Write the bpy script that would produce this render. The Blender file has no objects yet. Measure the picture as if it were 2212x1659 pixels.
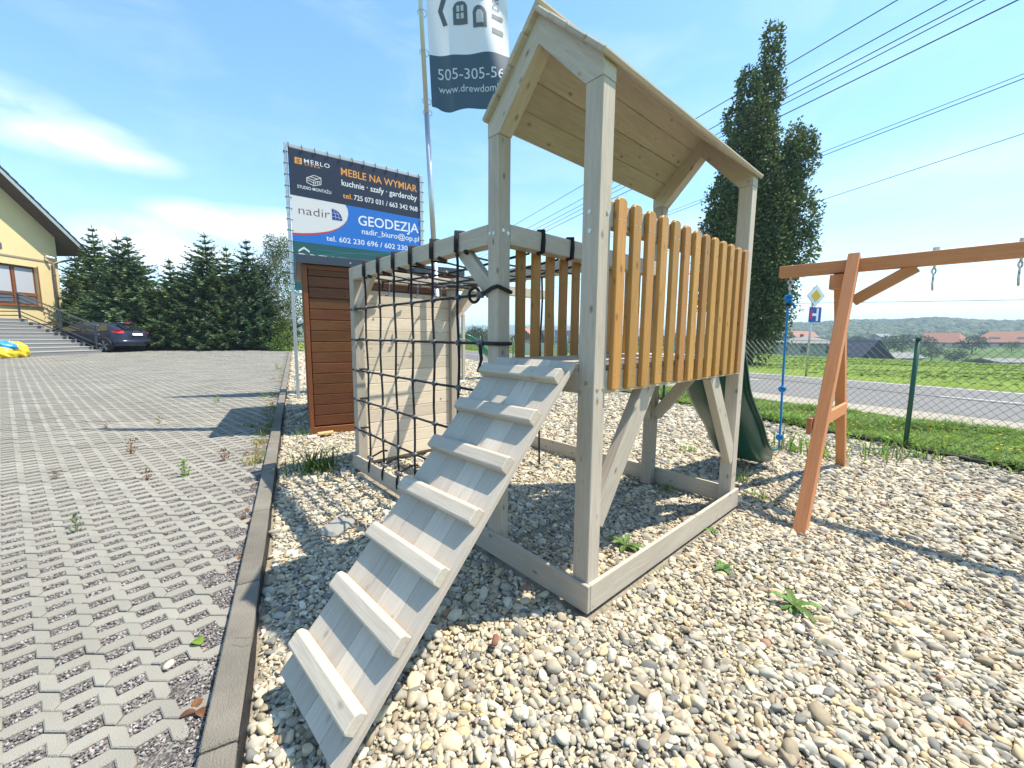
import bpy, bmesh, math, random
import numpy as np
from mathutils import Vector, Matrix
random.seed(7); rng = np.random.default_rng(7)
C = bpy.context.scene.collection
scene = bpy.context.scene

# ------------------------------------------------------------------ camera
EYE = Vector((-1.4681, -1.0825, 1.2925))
YAW, PITCH, ROLL = 0.8351, 0.1163, 0.0088
fw = Vector((math.cos(PITCH)*math.cos(YAW), math.cos(PITCH)*math.sin(YAW), -math.sin(PITCH)))
rt = Vector((math.sin(YAW), -math.cos(YAW), 0.0)); up = rt.cross(fw)
rt, up = rt*math.cos(ROLL) + up*math.sin(ROLL), -rt*math.sin(ROLL) + up*math.cos(ROLL)
cd = bpy.data.cameras.new('camera'); cam = bpy.data.objects.new('camera', cd); C.objects.link(cam)
cam.matrix_world = Matrix(((rt.x, up.x, -fw.x, EYE.x), (rt.y, up.y, -fw.y, EYE.y), (rt.z, up.z, -fw.z, EYE.z), (0, 0, 0, 1)))
cd.sensor_width = 36; cd.lens = 876.24/2212*36; cd.clip_start = 0.05; cd.clip_end = 8000
scene.camera = cam

# ------------------------------------------------------------------ sky, sun, exposure
SUN = Vector((0.3695, -0.2616, 0.8917)).normalized()
SUN_EL = math.asin(SUN.z); SUN_AZ = math.atan2(SUN.x, SUN.y)
world = bpy.data.worlds.new('World'); scene.world = world; world.use_nodes = True
nt = world.node_tree; nt.nodes.clear()
def N(t, kind, **kw):
    n = t.nodes.new(kind)
    for k, v in kw.items(): setattr(n, k, v)
    return n
def L(t, a, b): t.links.new(a, b)
out = N(nt, 'ShaderNodeOutputWorld'); bg = N(nt, 'ShaderNodeBackground'); bg.inputs['Strength'].default_value = 0.14
sky = N(nt, 'ShaderNodeTexSky'); sky.sky_type = 'NISHITA'; sky.sun_disc = False
sky.sun_elevation = SUN_EL; sky.sun_rotation = SUN_AZ; sky.air_density = 1.0; sky.dust_density = 0.5; sky.ozone_density = 1.6; sky.altitude = 250
tc = N(nt, 'ShaderNodeTexCoord')
def math_node(t, op, a, b=None, clamp=False):
    n = N(t, 'ShaderNodeMath', operation=op); n.use_clamp = clamp
    for i, v in enumerate((a, b)):
        if v is None: continue
        if isinstance(v, (int, float)): n.inputs[i].default_value = v
        else: L(t, v, n.inputs[i])
    return n.outputs[0]
# soft high clouds: streaks everywhere plus a few cumulus banks low in the north-west
mp = N(nt, 'ShaderNodeMapping'); mp.inputs['Scale'].default_value = (1.6, 1.6, 5.5); L(nt, tc.outputs['Generated'], mp.inputs['Vector'])
n1 = N(nt, 'ShaderNodeTexNoise'); n1.inputs['Scale'].default_value = 2.2; n1.inputs['Detail'].default_value = 7; n1.inputs['Roughness'].default_value = 0.58; n1.inputs['Distortion'].default_value = 0.5
L(nt, mp.outputs[0], n1.inputs['Vector'])
def blob(d, rx, rz, amt):
    # a cloud bank around direction d: falloff in direction space, broken up by noise
    d = Vector(d).normalized()
    s = N(nt, 'ShaderNodeVectorMath', operation='SUBTRACT'); L(nt, tc.outputs['Generated'], s.inputs[0]); s.inputs[1].default_value = d
    m = N(nt, 'ShaderNodeVectorMath', operation='MULTIPLY'); L(nt, s.outputs[0], m.inputs[0]); m.inputs[1].default_value = (1/rx, 1/rx, 1/rz)
    ln = N(nt, 'ShaderNodeVectorMath', operation='LENGTH'); L(nt, m.outputs[0], ln.inputs[0])
    f = math_node(nt, 'SUBTRACT', 1.0, ln.outputs['Value'], True)
    return math_node(nt, 'MULTIPLY', f, amt)
tot = None
for d, rx, rz, a in [
        ((-0.15, 0.94, 0.322), 0.13, 0.045, 1.1), ((-0.07, 0.953, 0.300), 0.13, 0.042, 1.3), ((-0.005, 0.954, 0.288), 0.10, 0.028, 1.2),
        ((0.020, 0.987, 0.155), 0.13, 0.060, 2.1), ((0.055, 0.987, 0.145), 0.13, 0.045, 1.9), ((-0.02, 0.99, 0.140), 0.10, 0.040, 1.5),
        ((0.093, 0.972, 0.214), 0.10, 0.035, 1.5), ((0.165, 0.962, 0.207), 0.15, 0.042, 1.8), ((0.225, 0.950, 0.205), 0.12, 0.050, 1.8), ((0.21, 0.966, 0.150), 0.12, 0.03, 1.0),
        ((0.95, 0.30, 0.16), 0.40, 0.06, 0.5), ((0.85, 0.50, 0.24), 0.35, 0.05, 0.5), ((0.97, 0.05, 0.28), 0.30, 0.06, 0.4)]:
    b = blob(d, rx, rz, a); tot = b if tot is None else math_node(nt, 'MAXIMUM', tot, b)
n2 = N(nt, 'ShaderNodeTexNoise'); n2.inputs['Scale'].default_value = 9; n2.inputs['Detail'].default_value = 8; n2.inputs['Roughness'].default_value = 0.6
mp2 = N(nt, 'ShaderNodeMapping'); mp2.inputs['Scale'].default_value = (1, 1, 2.2); L(nt, tc.outputs['Generated'], mp2.inputs['Vector']); L(nt, mp2.outputs[0], n2.inputs['Vector'])
bank = math_node(nt, 'MULTIPLY', tot, math_node(nt, 'ADD', math_node(nt, 'MULTIPLY', n2.outputs['Fac'], 2.6), -0.55))
wisp = N(nt, 'ShaderNodeMapRange'); wisp.inputs[1].default_value = 0.50; wisp.inputs[2].default_value = 0.95; wisp.inputs[3].default_value = 0; wisp.inputs[4].default_value = 0.30
L(nt, n1.outputs['Fac'], wisp.inputs[0])
cl = math_node(nt, 'MULTIPLY', math_node(nt, 'MAXIMUM', bank, wisp.outputs[0]), 0.9, True)
mix = N(nt, 'ShaderNodeMix', data_type='RGBA'); L(nt, cl, mix.inputs[0])
sat = N(nt, 'ShaderNodeHueSaturation'); sat.inputs['Hue'].default_value = 0.487; sat.inputs['Saturation'].default_value = 1.14; sat.inputs['Value'].default_value = 1.0
L(nt, sky.outputs[0], sat.inputs['Color']); L(nt, sat.outputs[0], mix.inputs['A'])
mix.inputs['B'].default_value = (4.6, 4.9, 5.3, 1)
L(nt, mix.outputs['Result'], bg.inputs['Color']); L(nt, bg.outputs[0], out.inputs['Surface'])

sd = bpy.data.lights.new('sun', 'SUN'); sd.energy = 4.2; sd.angle = math.radians(0.5); sd.color = (1.0, 0.91, 0.76)
so = bpy.data.objects.new('sun', sd); C.objects.link(so); so.rotation_euler = SUN.to_track_quat('Z', 'Y').to_euler()
vs = scene.view_settings; vs.view_transform = 'Standard'; vs.look = 'None'; vs.gamma = 1; vs.use_curve_mapping = False; vs.exposure = 1.17
scene.cycles.use_denoising = True; scene.cycles.max_bounces = 5; scene.cycles.diffuse_bounces = 3; scene.cycles.volume_bounces = 0; scene.cycles.transparent_max_bounces = 8
scene.cycles.sample_clamp_indirect = 6

# ------------------------------------------------------------------ materials
MATS = {}
def mat(name, color, rough=0.7, metal=0.0, spec=None, var=0.0, vscale=8.0, bump=0.0, bscale=60.0, coords='Object', rnd=0.0, trans=0.0):
    if name in MATS: return MATS[name]
    m = bpy.data.materials.new(name); m.use_nodes = True; t = m.node_tree; b = t.nodes['Principled BSDF']
    b.inputs['Base Color'].default_value = (*color, 1); b.inputs['Roughness'].default_value = rough; b.inputs['Metallic'].default_value = metal
    if spec is not None: b.inputs['Specular IOR Level'].default_value = spec
    c = N(t, 'ShaderNodeTexCoord')
    col = None
    if var or rnd:
        h = N(t, 'ShaderNodeHueSaturation'); h.inputs['Color'].default_value = (*color, 1); val = None
        if var:
            n = N(t, 'ShaderNodeTexNoise'); n.inputs['Scale'].default_value = vscale; n.inputs['Detail'].default_value = 6
            L(t, N(t, 'ShaderNodeNewGeometry').outputs['Position'] if coords == 'World' else c.outputs[coords], n.inputs['Vector'])
            val = math_node(t, 'ADD', math_node(t, 'MULTIPLY', n.outputs['Fac'], 2*var), 1-var)
        if rnd:
            oi = N(t, 'ShaderNodeObjectInfo'); r = math_node(t, 'ADD', math_node(t, 'MULTIPLY', oi.outputs['Random'], 2*rnd), 1-rnd)
            val = r if val is None else math_node(t, 'MULTIPLY', val, r)
        L(t, val, h.inputs['Value']); L(t, h.outputs[0], b.inputs['Base Color']); col = h.outputs[0]
    if bump:
        n = N(t, 'ShaderNodeTexNoise'); n.inputs['Scale'].default_value = bscale; n.inputs['Detail'].default_value = 4
        L(t, c.outputs['Object' if coords == 'World' else coords], n.inputs['Vector']); bp = N(t, 'ShaderNodeBump'); bp.inputs['Strength'].default_value = bump; bp.inputs['Distance'].default_value = 0.02
        L(t, n.outputs['Fac'], bp.inputs['Height']); L(t, bp.outputs[0], b.inputs['Normal'])
    if trans:
        tr = N(t, 'ShaderNodeBsdfTranslucent'); tr.inputs['Color'].default_value = (*color, 1)
        if col: L(t, col, tr.inputs['Color'])
        ms = N(t, 'ShaderNodeMixShader'); ms.inputs[0].default_value = trans
        L(t, b.outputs[0], ms.inputs[1]); L(t, tr.outputs[0], ms.inputs[2]); L(t, ms.outputs[0], t.nodes['Material Output'].inputs['Surface'])
    MATS[name] = m; return m
def wood(name, c_light, c_dark, c_knot, rough=0.65, knots=0.5, grain=1.0, vary=0.13, crack=0.55):
    m = bpy.data.materials.new(name); m.use_nodes = True; t = m.node_tree; b = t.nodes['Principled BSDF']
    b.inputs['Roughness'].default_value = rough; b.inputs['Specular IOR Level'].default_value = 0.3
    c = N(t, 'ShaderNodeTexCoord'); oi = N(t, 'ShaderNodeObjectInfo')
    off = N(t, 'ShaderNodeVectorMath', operation='SCALE'); off.inputs[0].default_value = (37.0, 11.3, 23.7); L(t, oi.outputs['Random'], off.inputs['Scale'])
    ad = N(t, 'ShaderNodeVectorMath', operation='ADD'); L(t, c.outputs['Object'], ad.inputs[0]); L(t, off.outputs[0], ad.inputs[1])
    mp = N(t, 'ShaderNodeMapping'); mp.inputs['Scale'].default_value = (1.2, 16, 16); L(t, ad.outputs[0], mp.inputs['Vector'])
    g = N(t, 'ShaderNodeTexNoise'); g.inputs['Scale'].default_value = 4.5; g.inputs['Detail'].default_value = 8; g.inputs['Roughness'].default_value = 0.62; g.inputs['Distortion'].default_value = 0.8
    L(t, mp.outputs[0], g.inputs['Vector'])
    mpb = N(t, 'ShaderNodeMapping'); mpb.inputs['Scale'].default_value = (1.0, 3, 3); L(t, ad.outputs[0], mpb.inputs['Vector'])
    bl = N(t, 'ShaderNodeTexNoise'); bl.inputs['Scale'].default_value = 2.3; bl.inputs['Detail'].default_value = 4; L(t, mpb.outputs[0], bl.inputs['Vector'])
    r = N(t, 'ShaderNodeValToRGB'); r.color_ramp.elements[0].position = 0.28; r.color_ramp.elements[1].position = 0.72
    r.color_ramp.elements[0].color = (*c_dark, 1); r.color_ramp.elements[1].color = (*c_light, 1)
    fac = math_node(t, 'ADD', math_node(t, 'MULTIPLY', g.outputs['Fac'], 0.7*grain), math_node(t, 'MULTIPLY', bl.outputs['Fac'], 1-0.7*grain))
    L(t, fac, r.inputs[0])
    mk = N(t, 'ShaderNodeMapping'); mk.inputs['Scale'].default_value = (5.0, 9, 9); L(t, ad.outputs[0], mk.inputs['Vector'])
    v = N(t, 'ShaderNodeTexVoronoi'); v.inputs['Scale'].default_value = 1.4; L(t, mk.outputs[0], v.inputs['Vector'])
    kr = N(t, 'ShaderNodeMapRange'); kr.inputs[1].default_value = 0.03; kr.inputs[2].default_value = 0.17; kr.inputs[3].default_value = knots; kr.inputs[4].default_value = 0; L(t, v.outputs['Distance'], kr.inputs[0])
    mx = N(t, 'ShaderNodeMix', data_type='RGBA'); L(t, kr.outputs[0], mx.inputs[0]); L(t, r.outputs[0], mx.inputs['A']); mx.inputs['B'].default_value = (*c_knot, 1)
    mc = N(t, 'ShaderNodeMapping'); mc.inputs['Scale'].default_value = (1.1, 42, 42); L(t, ad.outputs[0], mc.inputs['Vector'])
    cn = N(t, 'ShaderNodeTexNoise'); cn.inputs['Scale'].default_value = 2.0; cn.inputs['Detail'].default_value = 3; cn.inputs['Distortion'].default_value = 0.3; L(t, mc.outputs[0], cn.inputs['Vector'])
    cr = N(t, 'ShaderNodeMapRange'); cr.inputs[1].default_value = 0.69; cr.inputs[2].default_value = 0.76; cr.inputs[3].default_value = 0; cr.inputs[4].default_value = crack; L(t, cn.outputs['Fac'], cr.inputs[0])
    mx2 = N(t, 'ShaderNodeMix', data_type='RGBA'); L(t, cr.outputs[0], mx2.inputs[0]); L(t, mx.outputs['Result'], mx2.inputs['A']); mx2.inputs['B'].default_value = (*[q*.55 for q in c_knot], 1)
    h = N(t, 'ShaderNodeHueSaturation'); L(t, mx2.outputs['Result'], h.inputs['Color'])
    L(t, math_node(t, 'ADD', math_node(t, 'MULTIPLY', math_node(t, 'FRACT', math_node(t, 'MULTIPLY', oi.outputs['Random'], 7.31)), 0.012), 0.494), h.inputs['Hue'])
    L(t, math_node(t, 'ADD', math_node(t, 'MULTIPLY', oi.outputs['Random'], 2*vary), 1-vary), h.inputs['Value']); L(t, h.outputs[0], b.inputs['Base Color'])
    bp = N(t, 'ShaderNodeBump'); bp.inputs['Strength'].default_value = 0.25; bp.inputs['Distance'].default_value = 0.006; L(t, g.outputs['Fac'], bp.inputs['Height']); L(t, bp.outputs[0], b.inputs['Normal'])
    MATS[name] = m; return m
GREY = wood('grey_wood', (0.53, 0.47, 0.38), (0.36, 0.31, 0.245), (0.15, 0.10, 0.065), knots=0.85)
PALE = wood('pale_wood', (0.72, 0.62, 0.49), (0.56, 0.47, 0.35), (0.26, 0.18, 0.11), knots=0.6)
HONEY = wood('honey_wood', (0.50, 0.26, 0.075), (0.32, 0.15, 0.036), (0.12, 0.045, 0.012), rough=0.5, knots=0.8, vary=0.2)
SHEDW = wood('brown_wood', (0.19, 0.074, 0.025), (0.085, 0.030, 0.011), (0.035, 0.012, 0.006), rough=0.5, knots=0.6)
TERRA = wood('orange_wood', (0.62, 0.265, 0.115), (0.47, 0.18, 0.07), (0.22, 0.06, 0.02), rough=0.6, knots=0.25)
RAW = wood('raw_wood', (0.62, 0.42, 0.2), (0.5, 0.3, 0.12), (0.25, 0.12, 0.05))
ROPE = mat('black_rope', (0.012, 0.012, 0.014), 0.7, bump=0.6, bscale=400)
JOINT = mat('grey_plastic', (0.10, 0.11, 0.125), 0.4)
STEEL = mat('galvanised_steel', (0.55, 0.57, 0.58), 0.38, 0.85, var=0.12, vscale=30)
ZINC = mat('zinc_screw', (0.6, 0.58, 0.5), 0.35, 0.9)
WHITE = mat('white_print', (0.80, 0.81, 0.82), 0.55)
CONC = mat('concrete', (0.27, 0.27, 0.25), 0.9, var=0.22, vscale=9, bump=0.5, bscale=220, rnd=0.06)

# ------------------------------------------------------------------ object helpers
W = {}
def link(o, M=None, parent=None):
    C.objects.link(o)
    M = M or Matrix.Identity(4); W[o] = M
    if parent is not None:
        o.parent = parent; o.matrix_basis = W[parent].inverted() @ M
    else: o.matrix_basis = M
    return o
def tag(o, label=None, cat=None, group=None, kind=None):
    if label: o['label'] = label
    if cat: o['category'] = cat
    if group: o['group'] = group
    if kind: o['kind'] = kind
    return o
def thing(name, loc, label, cat, group=None):
    o = bpy.data.objects.new(name, None); o.empty_display_size = 0.2
    link(o, Matrix.Translation(Vector(loc))); return tag(o, label, cat, group)
def mesh(name, verts, faces, m=None, smooth=False):
    me = bpy.data.meshes.new(name); me.from_pydata([tuple(v) for v in verts], [], [tuple(f) for f in faces]); me.update()
    if m:
        for x in (m if isinstance(m, (list, tuple)) else [m]): me.materials.append(x)
    if smooth: me.polygons.foreach_set('use_smooth', [True]*len(me.polygons))
    return me
def bm_mesh(name, bm, m=None, smooth=False):
    me = bpy.data.meshes.new(name); bm.normal_update(); bm.to_mesh(me); bm.free()
    if m: me.materials.append(m)
    if smooth: me.polygons.foreach_set('use_smooth', [True]*len(me.polygons))
    return me
def add(name, me, M=None, parent=None): return link(bpy.data.objects.new(name, me), M, parent)
BOXES = {}
def box_mesh(l, w, h, m, ch=0.003, key=''):
    k = (round(l, 4), round(w, 4), round(h, 4), m.name, ch, key)
    if k in BOXES: return BOXES[k]
    bm = bmesh.new(); bmesh.ops.create_cube(bm, size=1)
    for v in bm.verts: v.co = Vector((v.co.x*l, v.co.y*w, v.co.z*h))
    if ch: bmesh.ops.bevel(bm, geom=list(bm.edges), offset=ch, segments=1, affect='EDGES')
    BOXES[k] = bm_mesh('box', bm, m); return BOXES[k]
def frame(x, upv=(0, 0, 1)):
    x = Vector(x).normalized(); u = Vector(upv)
    y = u.cross(x)
    if y.length < 1e-4: y = Vector((0, 1, 0)).cross(x) if abs(x.y) < .9 else Vector((1, 0, 0)).cross(x)
    y.normalize(); z = x.cross(y); return x, y, z
def mtx(o, x, y, z): return Matrix(((x[0], y[0], z[0], o[0]), (x[1], y[1], z[1], o[1]), (x[2], y[2], z[2], o[2]), (0, 0, 0, 1)))
def beam(name, a, b, w, h, m, parent=None, upv=(0, 0, 1), ch=0.003):
    """a timber from a to b: w across, h along upv; local X runs with the grain"""
    a, b = Vector(a), Vector(b); x, y, z = frame(b-a, upv)
    return add(name, box_mesh((b-a).length, w, h, m, ch), mtx((a+b)/2, x, y, z), parent)
def blk(name, lo, hi, m, parent=None, ch=0.003):
    """axis aligned box, grain along its longest side"""
    lo, hi = Vector(lo), Vector(hi); s = hi-lo; i = max(range(3), key=lambda k: s[k]); c = (lo+hi)/2
    ax = [Vector((1, 0, 0)), Vector((0, 1, 0)), Vector((0, 0, 1))]
    x, y, z = ax[i], ax[(i+1) % 3], ax[(i+2) % 3]
    return add(name, box_mesh(s[i], s[(i+1) % 3], s[(i+2) % 3], m, ch), mtx(c, x, y, z), parent)
def tube_data(pts, r, n=8, cap=True):
    pts = [Vector(p) for p in pts]; vs, fs = [], []; prev = None
    rs = r if isinstance(r, (list, tuple)) else [r]*len(pts)
    for i, p in enumerate(pts):
        d = (pts[min(i+1, len(pts)-1)] - pts[max(i-1, 0)]).normalized()
        if prev is None: y = d.orthogonal().normalized()
        else: y = (prev - d*prev.dot(d)).normalized()
        prev = y; z = d.cross(y)
        for k in range(n):
            a = 2*math.pi*k/n; vs.append(p + (y*math.cos(a) + z*math.sin(a))*rs[i])
    for i in range(len(pts)-1):
        for k in range(n): fs.append((i*n+k, i*n+(k+1) % n, (i+1)*n+(k+1) % n, (i+1)*n+k))
    if cap: fs.append(tuple(range(n))[::-1]); fs.append(tuple((len(pts)-1)*n+k for k in range(n)))
    return vs, fs
def merge(*ds):
    vs, fs = [], []
    for v, f in ds:
        o = len(vs); vs += list(v); fs += [tuple(i+o for i in q) for q in f]
    return vs, fs
def tube(name, pts, r, m, parent=None, n=8, smooth=True):
    o = Vector(pts[0]); v, f = tube_data([Vector(p)-o for p in pts], r, n)
    return add(name, mesh(name, v, f, m, smooth), Matrix.Translation(o), parent)
def bez(p0, p1, p2, p3, n=10):
    p = [Vector(q) for q in (p0, p1, p2, p3)]
    return [p[0]*(1-t)**3 + p[1]*3*t*(1-t)**2 + p[2]*3*t*t*(1-t) + p[3]*t**3 for t in [i/n for i in range(n+1)]]
def ring(c, nrm, R, r, m, name, parent=None, n=18, k=6, arc=1.0):
    x = Vector(nrm).orthogonal().normalized(); y = Vector(nrm).normalized().cross(x)
    return tube(name, [Vector(c) + (x*math.cos(2*math.pi*arc*i/n) + y*math.sin(2*math.pi*arc*i/n))*R for i in range(n+1)], r, m, parent, k)
def prism(name, poly, depth, M, m, parent=None, z0=0.0):
    """polygon in local XY, extruded along local Z"""
    n = len(poly); vs = [(x, y, z0) for x, y in poly] + [(x, y, z0+depth) for x, y in poly]
    fs = [tuple(range(n))[::-1], tuple(range(n, 2*n))] + [(i, (i+1) % n, n+(i+1) % n, n+i) for i in range(n)]
    return add(name, mesh(name, vs, fs, m), M, parent)
def scatter(name, pts, rots, scales, idx, sources, m_kind='stuff', label=None, cat=None, parent=None):
    """one object whose geometry nodes put an instance of sources[idx] on every point"""
    col = bpy.data.collections.new(name+'_kinds')
    for i, me in enumerate(sources): col.objects.link(bpy.data.objects.new('%s_kind_%02d' % (name, i), me))
    me = bpy.data.meshes.new(name); me.vertices.add(len(pts)); me.vertices.foreach_set('co', np.asarray(pts, dtype=np.float32).ravel())
    def attr(nm, ty, dat, key):
        a = me.attributes.new(nm, ty, 'POINT'); a.data.foreach_set(key, np.ascontiguousarray(dat).ravel())
    attr('rot', 'FLOAT_VECTOR', np.asarray(rots, dtype=np.float32), 'vector'); attr('scl', 'FLOAT_VECTOR', np.asarray(scales, dtype=np.float32), 'vector')
    attr('idx', 'INT', np.asarray(idx, dtype=np.int32), 'value')
    o = add(name, me, None, parent)
    g = bpy.data.node_groups.new(name+'_nodes', 'GeometryNodeTree')
    g.interface.new_socket('Geometry', in_out='INPUT', socket_type='NodeSocketGeometry'); g.interface.new_socket('Geometry', in_out='OUTPUT', socket_type='NodeSocketGeometry')
    gi, go = g.nodes.new('NodeGroupInput'), g.nodes.new('NodeGroupOutput'); ip = g.nodes.new('GeometryNodeInstanceOnPoints')
    ci = g.nodes.new('GeometryNodeCollectionInfo'); ci.inputs['Collection'].default_value = col; ci.inputs['Separate Children'].default_value = True; ci.inputs['Reset Children'].default_value = True
    def na(nm, ty):
        n = g.nodes.new('GeometryNodeInputNamedAttribute'); n.data_type = ty; n.inputs['Name'].default_value = nm; return n.outputs['Attribute']
    e2r = g.nodes.new('FunctionNodeEulerToRotation'); g.links.new(na('rot', 'FLOAT_VECTOR'), e2r.inputs[0])
    g.links.new(gi.outputs[0], ip.inputs['Points']); g.links.new(ci.outputs[0], ip.inputs['Instance']); ip.inputs['Pick Instance'].default_value = True
    g.links.new(na('idx', 'INT'), ip.inputs['Instance Index']); g.links.new(e2r.outputs[0], ip.inputs['Rotation']); g.links.new(na('scl', 'FLOAT_VECTOR'), ip.inputs['Scale'])
    g.links.new(ip.outputs[0], go.inputs[0]); md = o.modifiers.new('scatter', 'NODES'); md.node_group = g
    return tag(o, label, cat, None, m_kind)
def sstep(a, b, x): t = np.clip((np.asarray(x, dtype=float)-a)/(b-a), 0, 1); return t*t*(3-2*t)
def in_view(x, y, margin=0.6, lo=0.0):
    """keep what the lens, or one a step aside, can see"""
    dx, dy = np.asarray(x)-EYE.x, np.asarray(y)-EYE.y
    f = dx*math.cos(YAW)+dy*math.sin(YAW); s = dx*math.sin(YAW)-dy*math.cos(YAW)
    return (f > lo) & (np.abs(s) < 1.32*f+margin)

# ------------------------------------------------------------------ lie of the land
KD = np.array([0.2445, 0.9697]); KN = np.array([0.9697, -0.2445])          # along and across the kerb
DR = np.array([0.1633, 0.9866]); NR = np.array([0.9866, -0.1633])          # along and across the road
FD = np.array([0.323, 0.9464]); FN = np.array([0.9464, -0.323])            # along and across the fence
K_L, K_R = -1.492, -1.387
F_OFF = float(FN @ np.array([5.246, -0.729]))
def lot_z(x, y): return -0.10 + 0.0185*(KD[0]*(np.asarray(x)-EYE.x)+KD[1]*(np.asarray(y)-EYE.y))
def gravel_z(x, y):
    t = sstep(0.15, 1.3, KN[0]*np.asarray(x)+KN[1]*np.asarray(y)-K_R)
    s = KD[0]*np.asarray(x)+KD[1]*np.asarray(y)
    flat = 0.10*sstep(4.5, 16, s)
    return (1-t)*(lot_z(x, y)+0.0) + t*flat - 0.012
def road_off(x, y): return NR[0]*np.asarray(x)+NR[1]*np.asarray(y)
def field_z(x, y):
    d = road_off(x, y)-15.2
    z = -0.03 + 0.05*sstep(0, 2, d) - 7.0*sstep(10, 125, d) + 5.5*sstep(125, 330, d)
    return z
def ground_z(x, y):
    x, y = np.asarray(x, dtype=float), np.asarray(y, dtype=float)
    kn = KN[0]*x+KN[1]*y; s = KD[0]*x+KD[1]*y
    z = np.where(kn < -1.44, np.minimum(lot_z(x, y), 0.50)-0.12, gravel_z(x, y)-0.05)
    fence = FN[0]*x+FN[1]*y-F_OFF
    verge = 0.0 + 0.02*np.sin(x*1.7+y)*np.cos(y*1.3)
    z = np.where(fence > 0.03, np.maximum(verge, -0.05), z)
    r = road_off(x, y)
    z = np.where((r > 7.9) & (r <= 15.2) & (fence > 0.03), -0.06, z)
    z = np.where(r > 15.2, field_z(x, y), z)
    return z
def ground_sheet():
    rad = np.concatenate([[0.0], np.geomspace(0.6, 60, 120), np.geomspace(66, 6000, 60)]); az = np.linspace(0, 2*math.pi, 289)[:-1]
    R, A = np.meshgrid(rad, az, indexing='ij'); X = EYE.x+R*np.cos(A); Y = EYE.y+R*np.sin(A); Z = ground_z(X, Y)
    n, m = R.shape; vs = np.stack([X, Y, Z], -1).reshape(-1, 3); fs = []
    for i in range(n-1):
        for j in range(m): fs.append((i*m+j, (i+1)*m+j, (i+1)*m+(j+1) % m, i*m+(j+1) % m))
    g = mat_ground(); o = add('ground', mesh('ground', vs, fs, g, True)); tag(o, kind='structure'); return o
def mat_ground():
    m = bpy.data.materials.new('soil_and_grass'); m.use_nodes = True; t = m.node_tree; b = t.nodes['Principled BSDF']; b.inputs['Roughness'].default_value = 0.95; b.inputs['Specular IOR Level'].default_value = 0.1
    c = N(t, 'ShaderNodeTexCoord')
    n = N(t, 'ShaderNodeTexNoise'); n.inputs['Scale'].default_value = 0.5; n.inputs['Detail'].default_value = 9; n.inputs['Roughness'].default_value = 0.65; L(t, c.outputs['Object'], n.inputs['Vector'])
    r = N(t, 'ShaderNodeValToRGB'); r.color_ramp.elements[0].position = 0.3; r.color_ramp.elements[0].color = (0.10, 0.15, 0.022, 1); r.color_ramp.elements[1].position = 0.7; r.color_ramp.elements[1].color = (0.17, 0.24, 0.04, 1)
    L(t, n.outputs['Fac'], r.inputs[0])
    # broad parcels of different crops further out
    v = N(t, 'ShaderNodeTexVoronoi'); v.inputs['Scale'].default_value = 0.011; mpn = N(t, 'ShaderNodeMapping'); mpn.inputs['Scale'].default_value = (1.0, 0.35, 0); mpn.inputs['Rotation'].default_value = (0, 0, 0.9)
    L(t, c.outputs['Object'], mpn.inputs['Vector']); L(t, mpn.outputs[0], v.inputs['Vector'])
    pr = N(t, 'ShaderNodeValToRGB'); pr.color_ramp.interpolation = 'CONSTANT'; e = pr.color_ramp.elements
    e[0].color = (0.075, 0.125, 0.028, 1); e[1].position = 0.45; e[1].color = (0.055, 0.10, 0.03, 1)
    for p, col in ((0.65, (0.20, 0.17, 0.075, 1)), (0.8, (0.095, 0.14, 0.035, 1))): q = e.new(p); q.color = col
    sp = N(t, 'ShaderNodeSeparateColor'); L(t, v.outputs['Color'], sp.inputs[0]); L(t, sp.outputs[0], pr.inputs[0])
    ds = N(t, 'ShaderNodeVectorMath', operation='LENGTH'); L(t, c.outputs['Object'], ds.inputs[0])
    mr = N(t, 'ShaderNodeMapRange'); mr.inputs[1].default_value = 45; mr.inputs[2].default_value = 120; L(t, ds.outputs['Value'], mr.inputs[0])
    mx = N(t, 'ShaderNodeMix', data_type='RGBA'); L(t, mr.outputs[0], mx.inputs[0]); L(t, r.outputs[0], mx.inputs['A']); L(t, pr.outputs[0], mx.inputs['B'])
    L(t, mx.outputs['Result'], b.inputs['Base Color']); return m
ground_sheet()
def strip(name, pts_l, pts_r, m, lift=0.0, zf=None):
    vs = []; fs = []
    for a, b in zip(pts_l, pts_r):
        for p in (a, b): vs.append((p[0], p[1], (zf(p[0], p[1]) if zf else 0)+lift))
    for i in range(len(pts_l)-1): fs.append((2*i, 2*i+1, 2*i+3, 2*i+2))
    return tag(add(name, mesh(name, vs, fs, m)), kind='structure')
def along(off, ts): return [tuple(NR*off + DR*t) for t in ts]
TS = list(np.linspace(-40, 180, 56))
ASPH = mat('asphalt', (0.155, 0.152, 0.15), 0.9, var=0.16, vscale=1.2, bump=0.4, bscale=160)
PAINT = mat('road_paint', (0.50, 0.50, 0.48), 0.8, var=0.12, vscale=5)
SHOULD = mat('crushed_stone', (0.33, 0.30, 0.24), 0.95, var=0.35, vscale=25, bump=0.8, bscale=90)
road_z = lambda x, y: 0.0
strip('road', along(9.05, TS), along(15.0, TS), ASPH, 0.0)
strip('road_shoulder', along(7.95, TS), along(9.05, TS), SHOULD, -0.004)
strip('road_edge_line', along(14.62, TS), along(14.76, TS), PAINT, 0.004)
for k in range(-4, 18):
    t0 = 2.2 + k*9.0; strip('road_centre_line', along(12.15, [t0-6, t0-1]), along(12.27, [t0-6, t0-1]), PAINT, 0.004)

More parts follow.
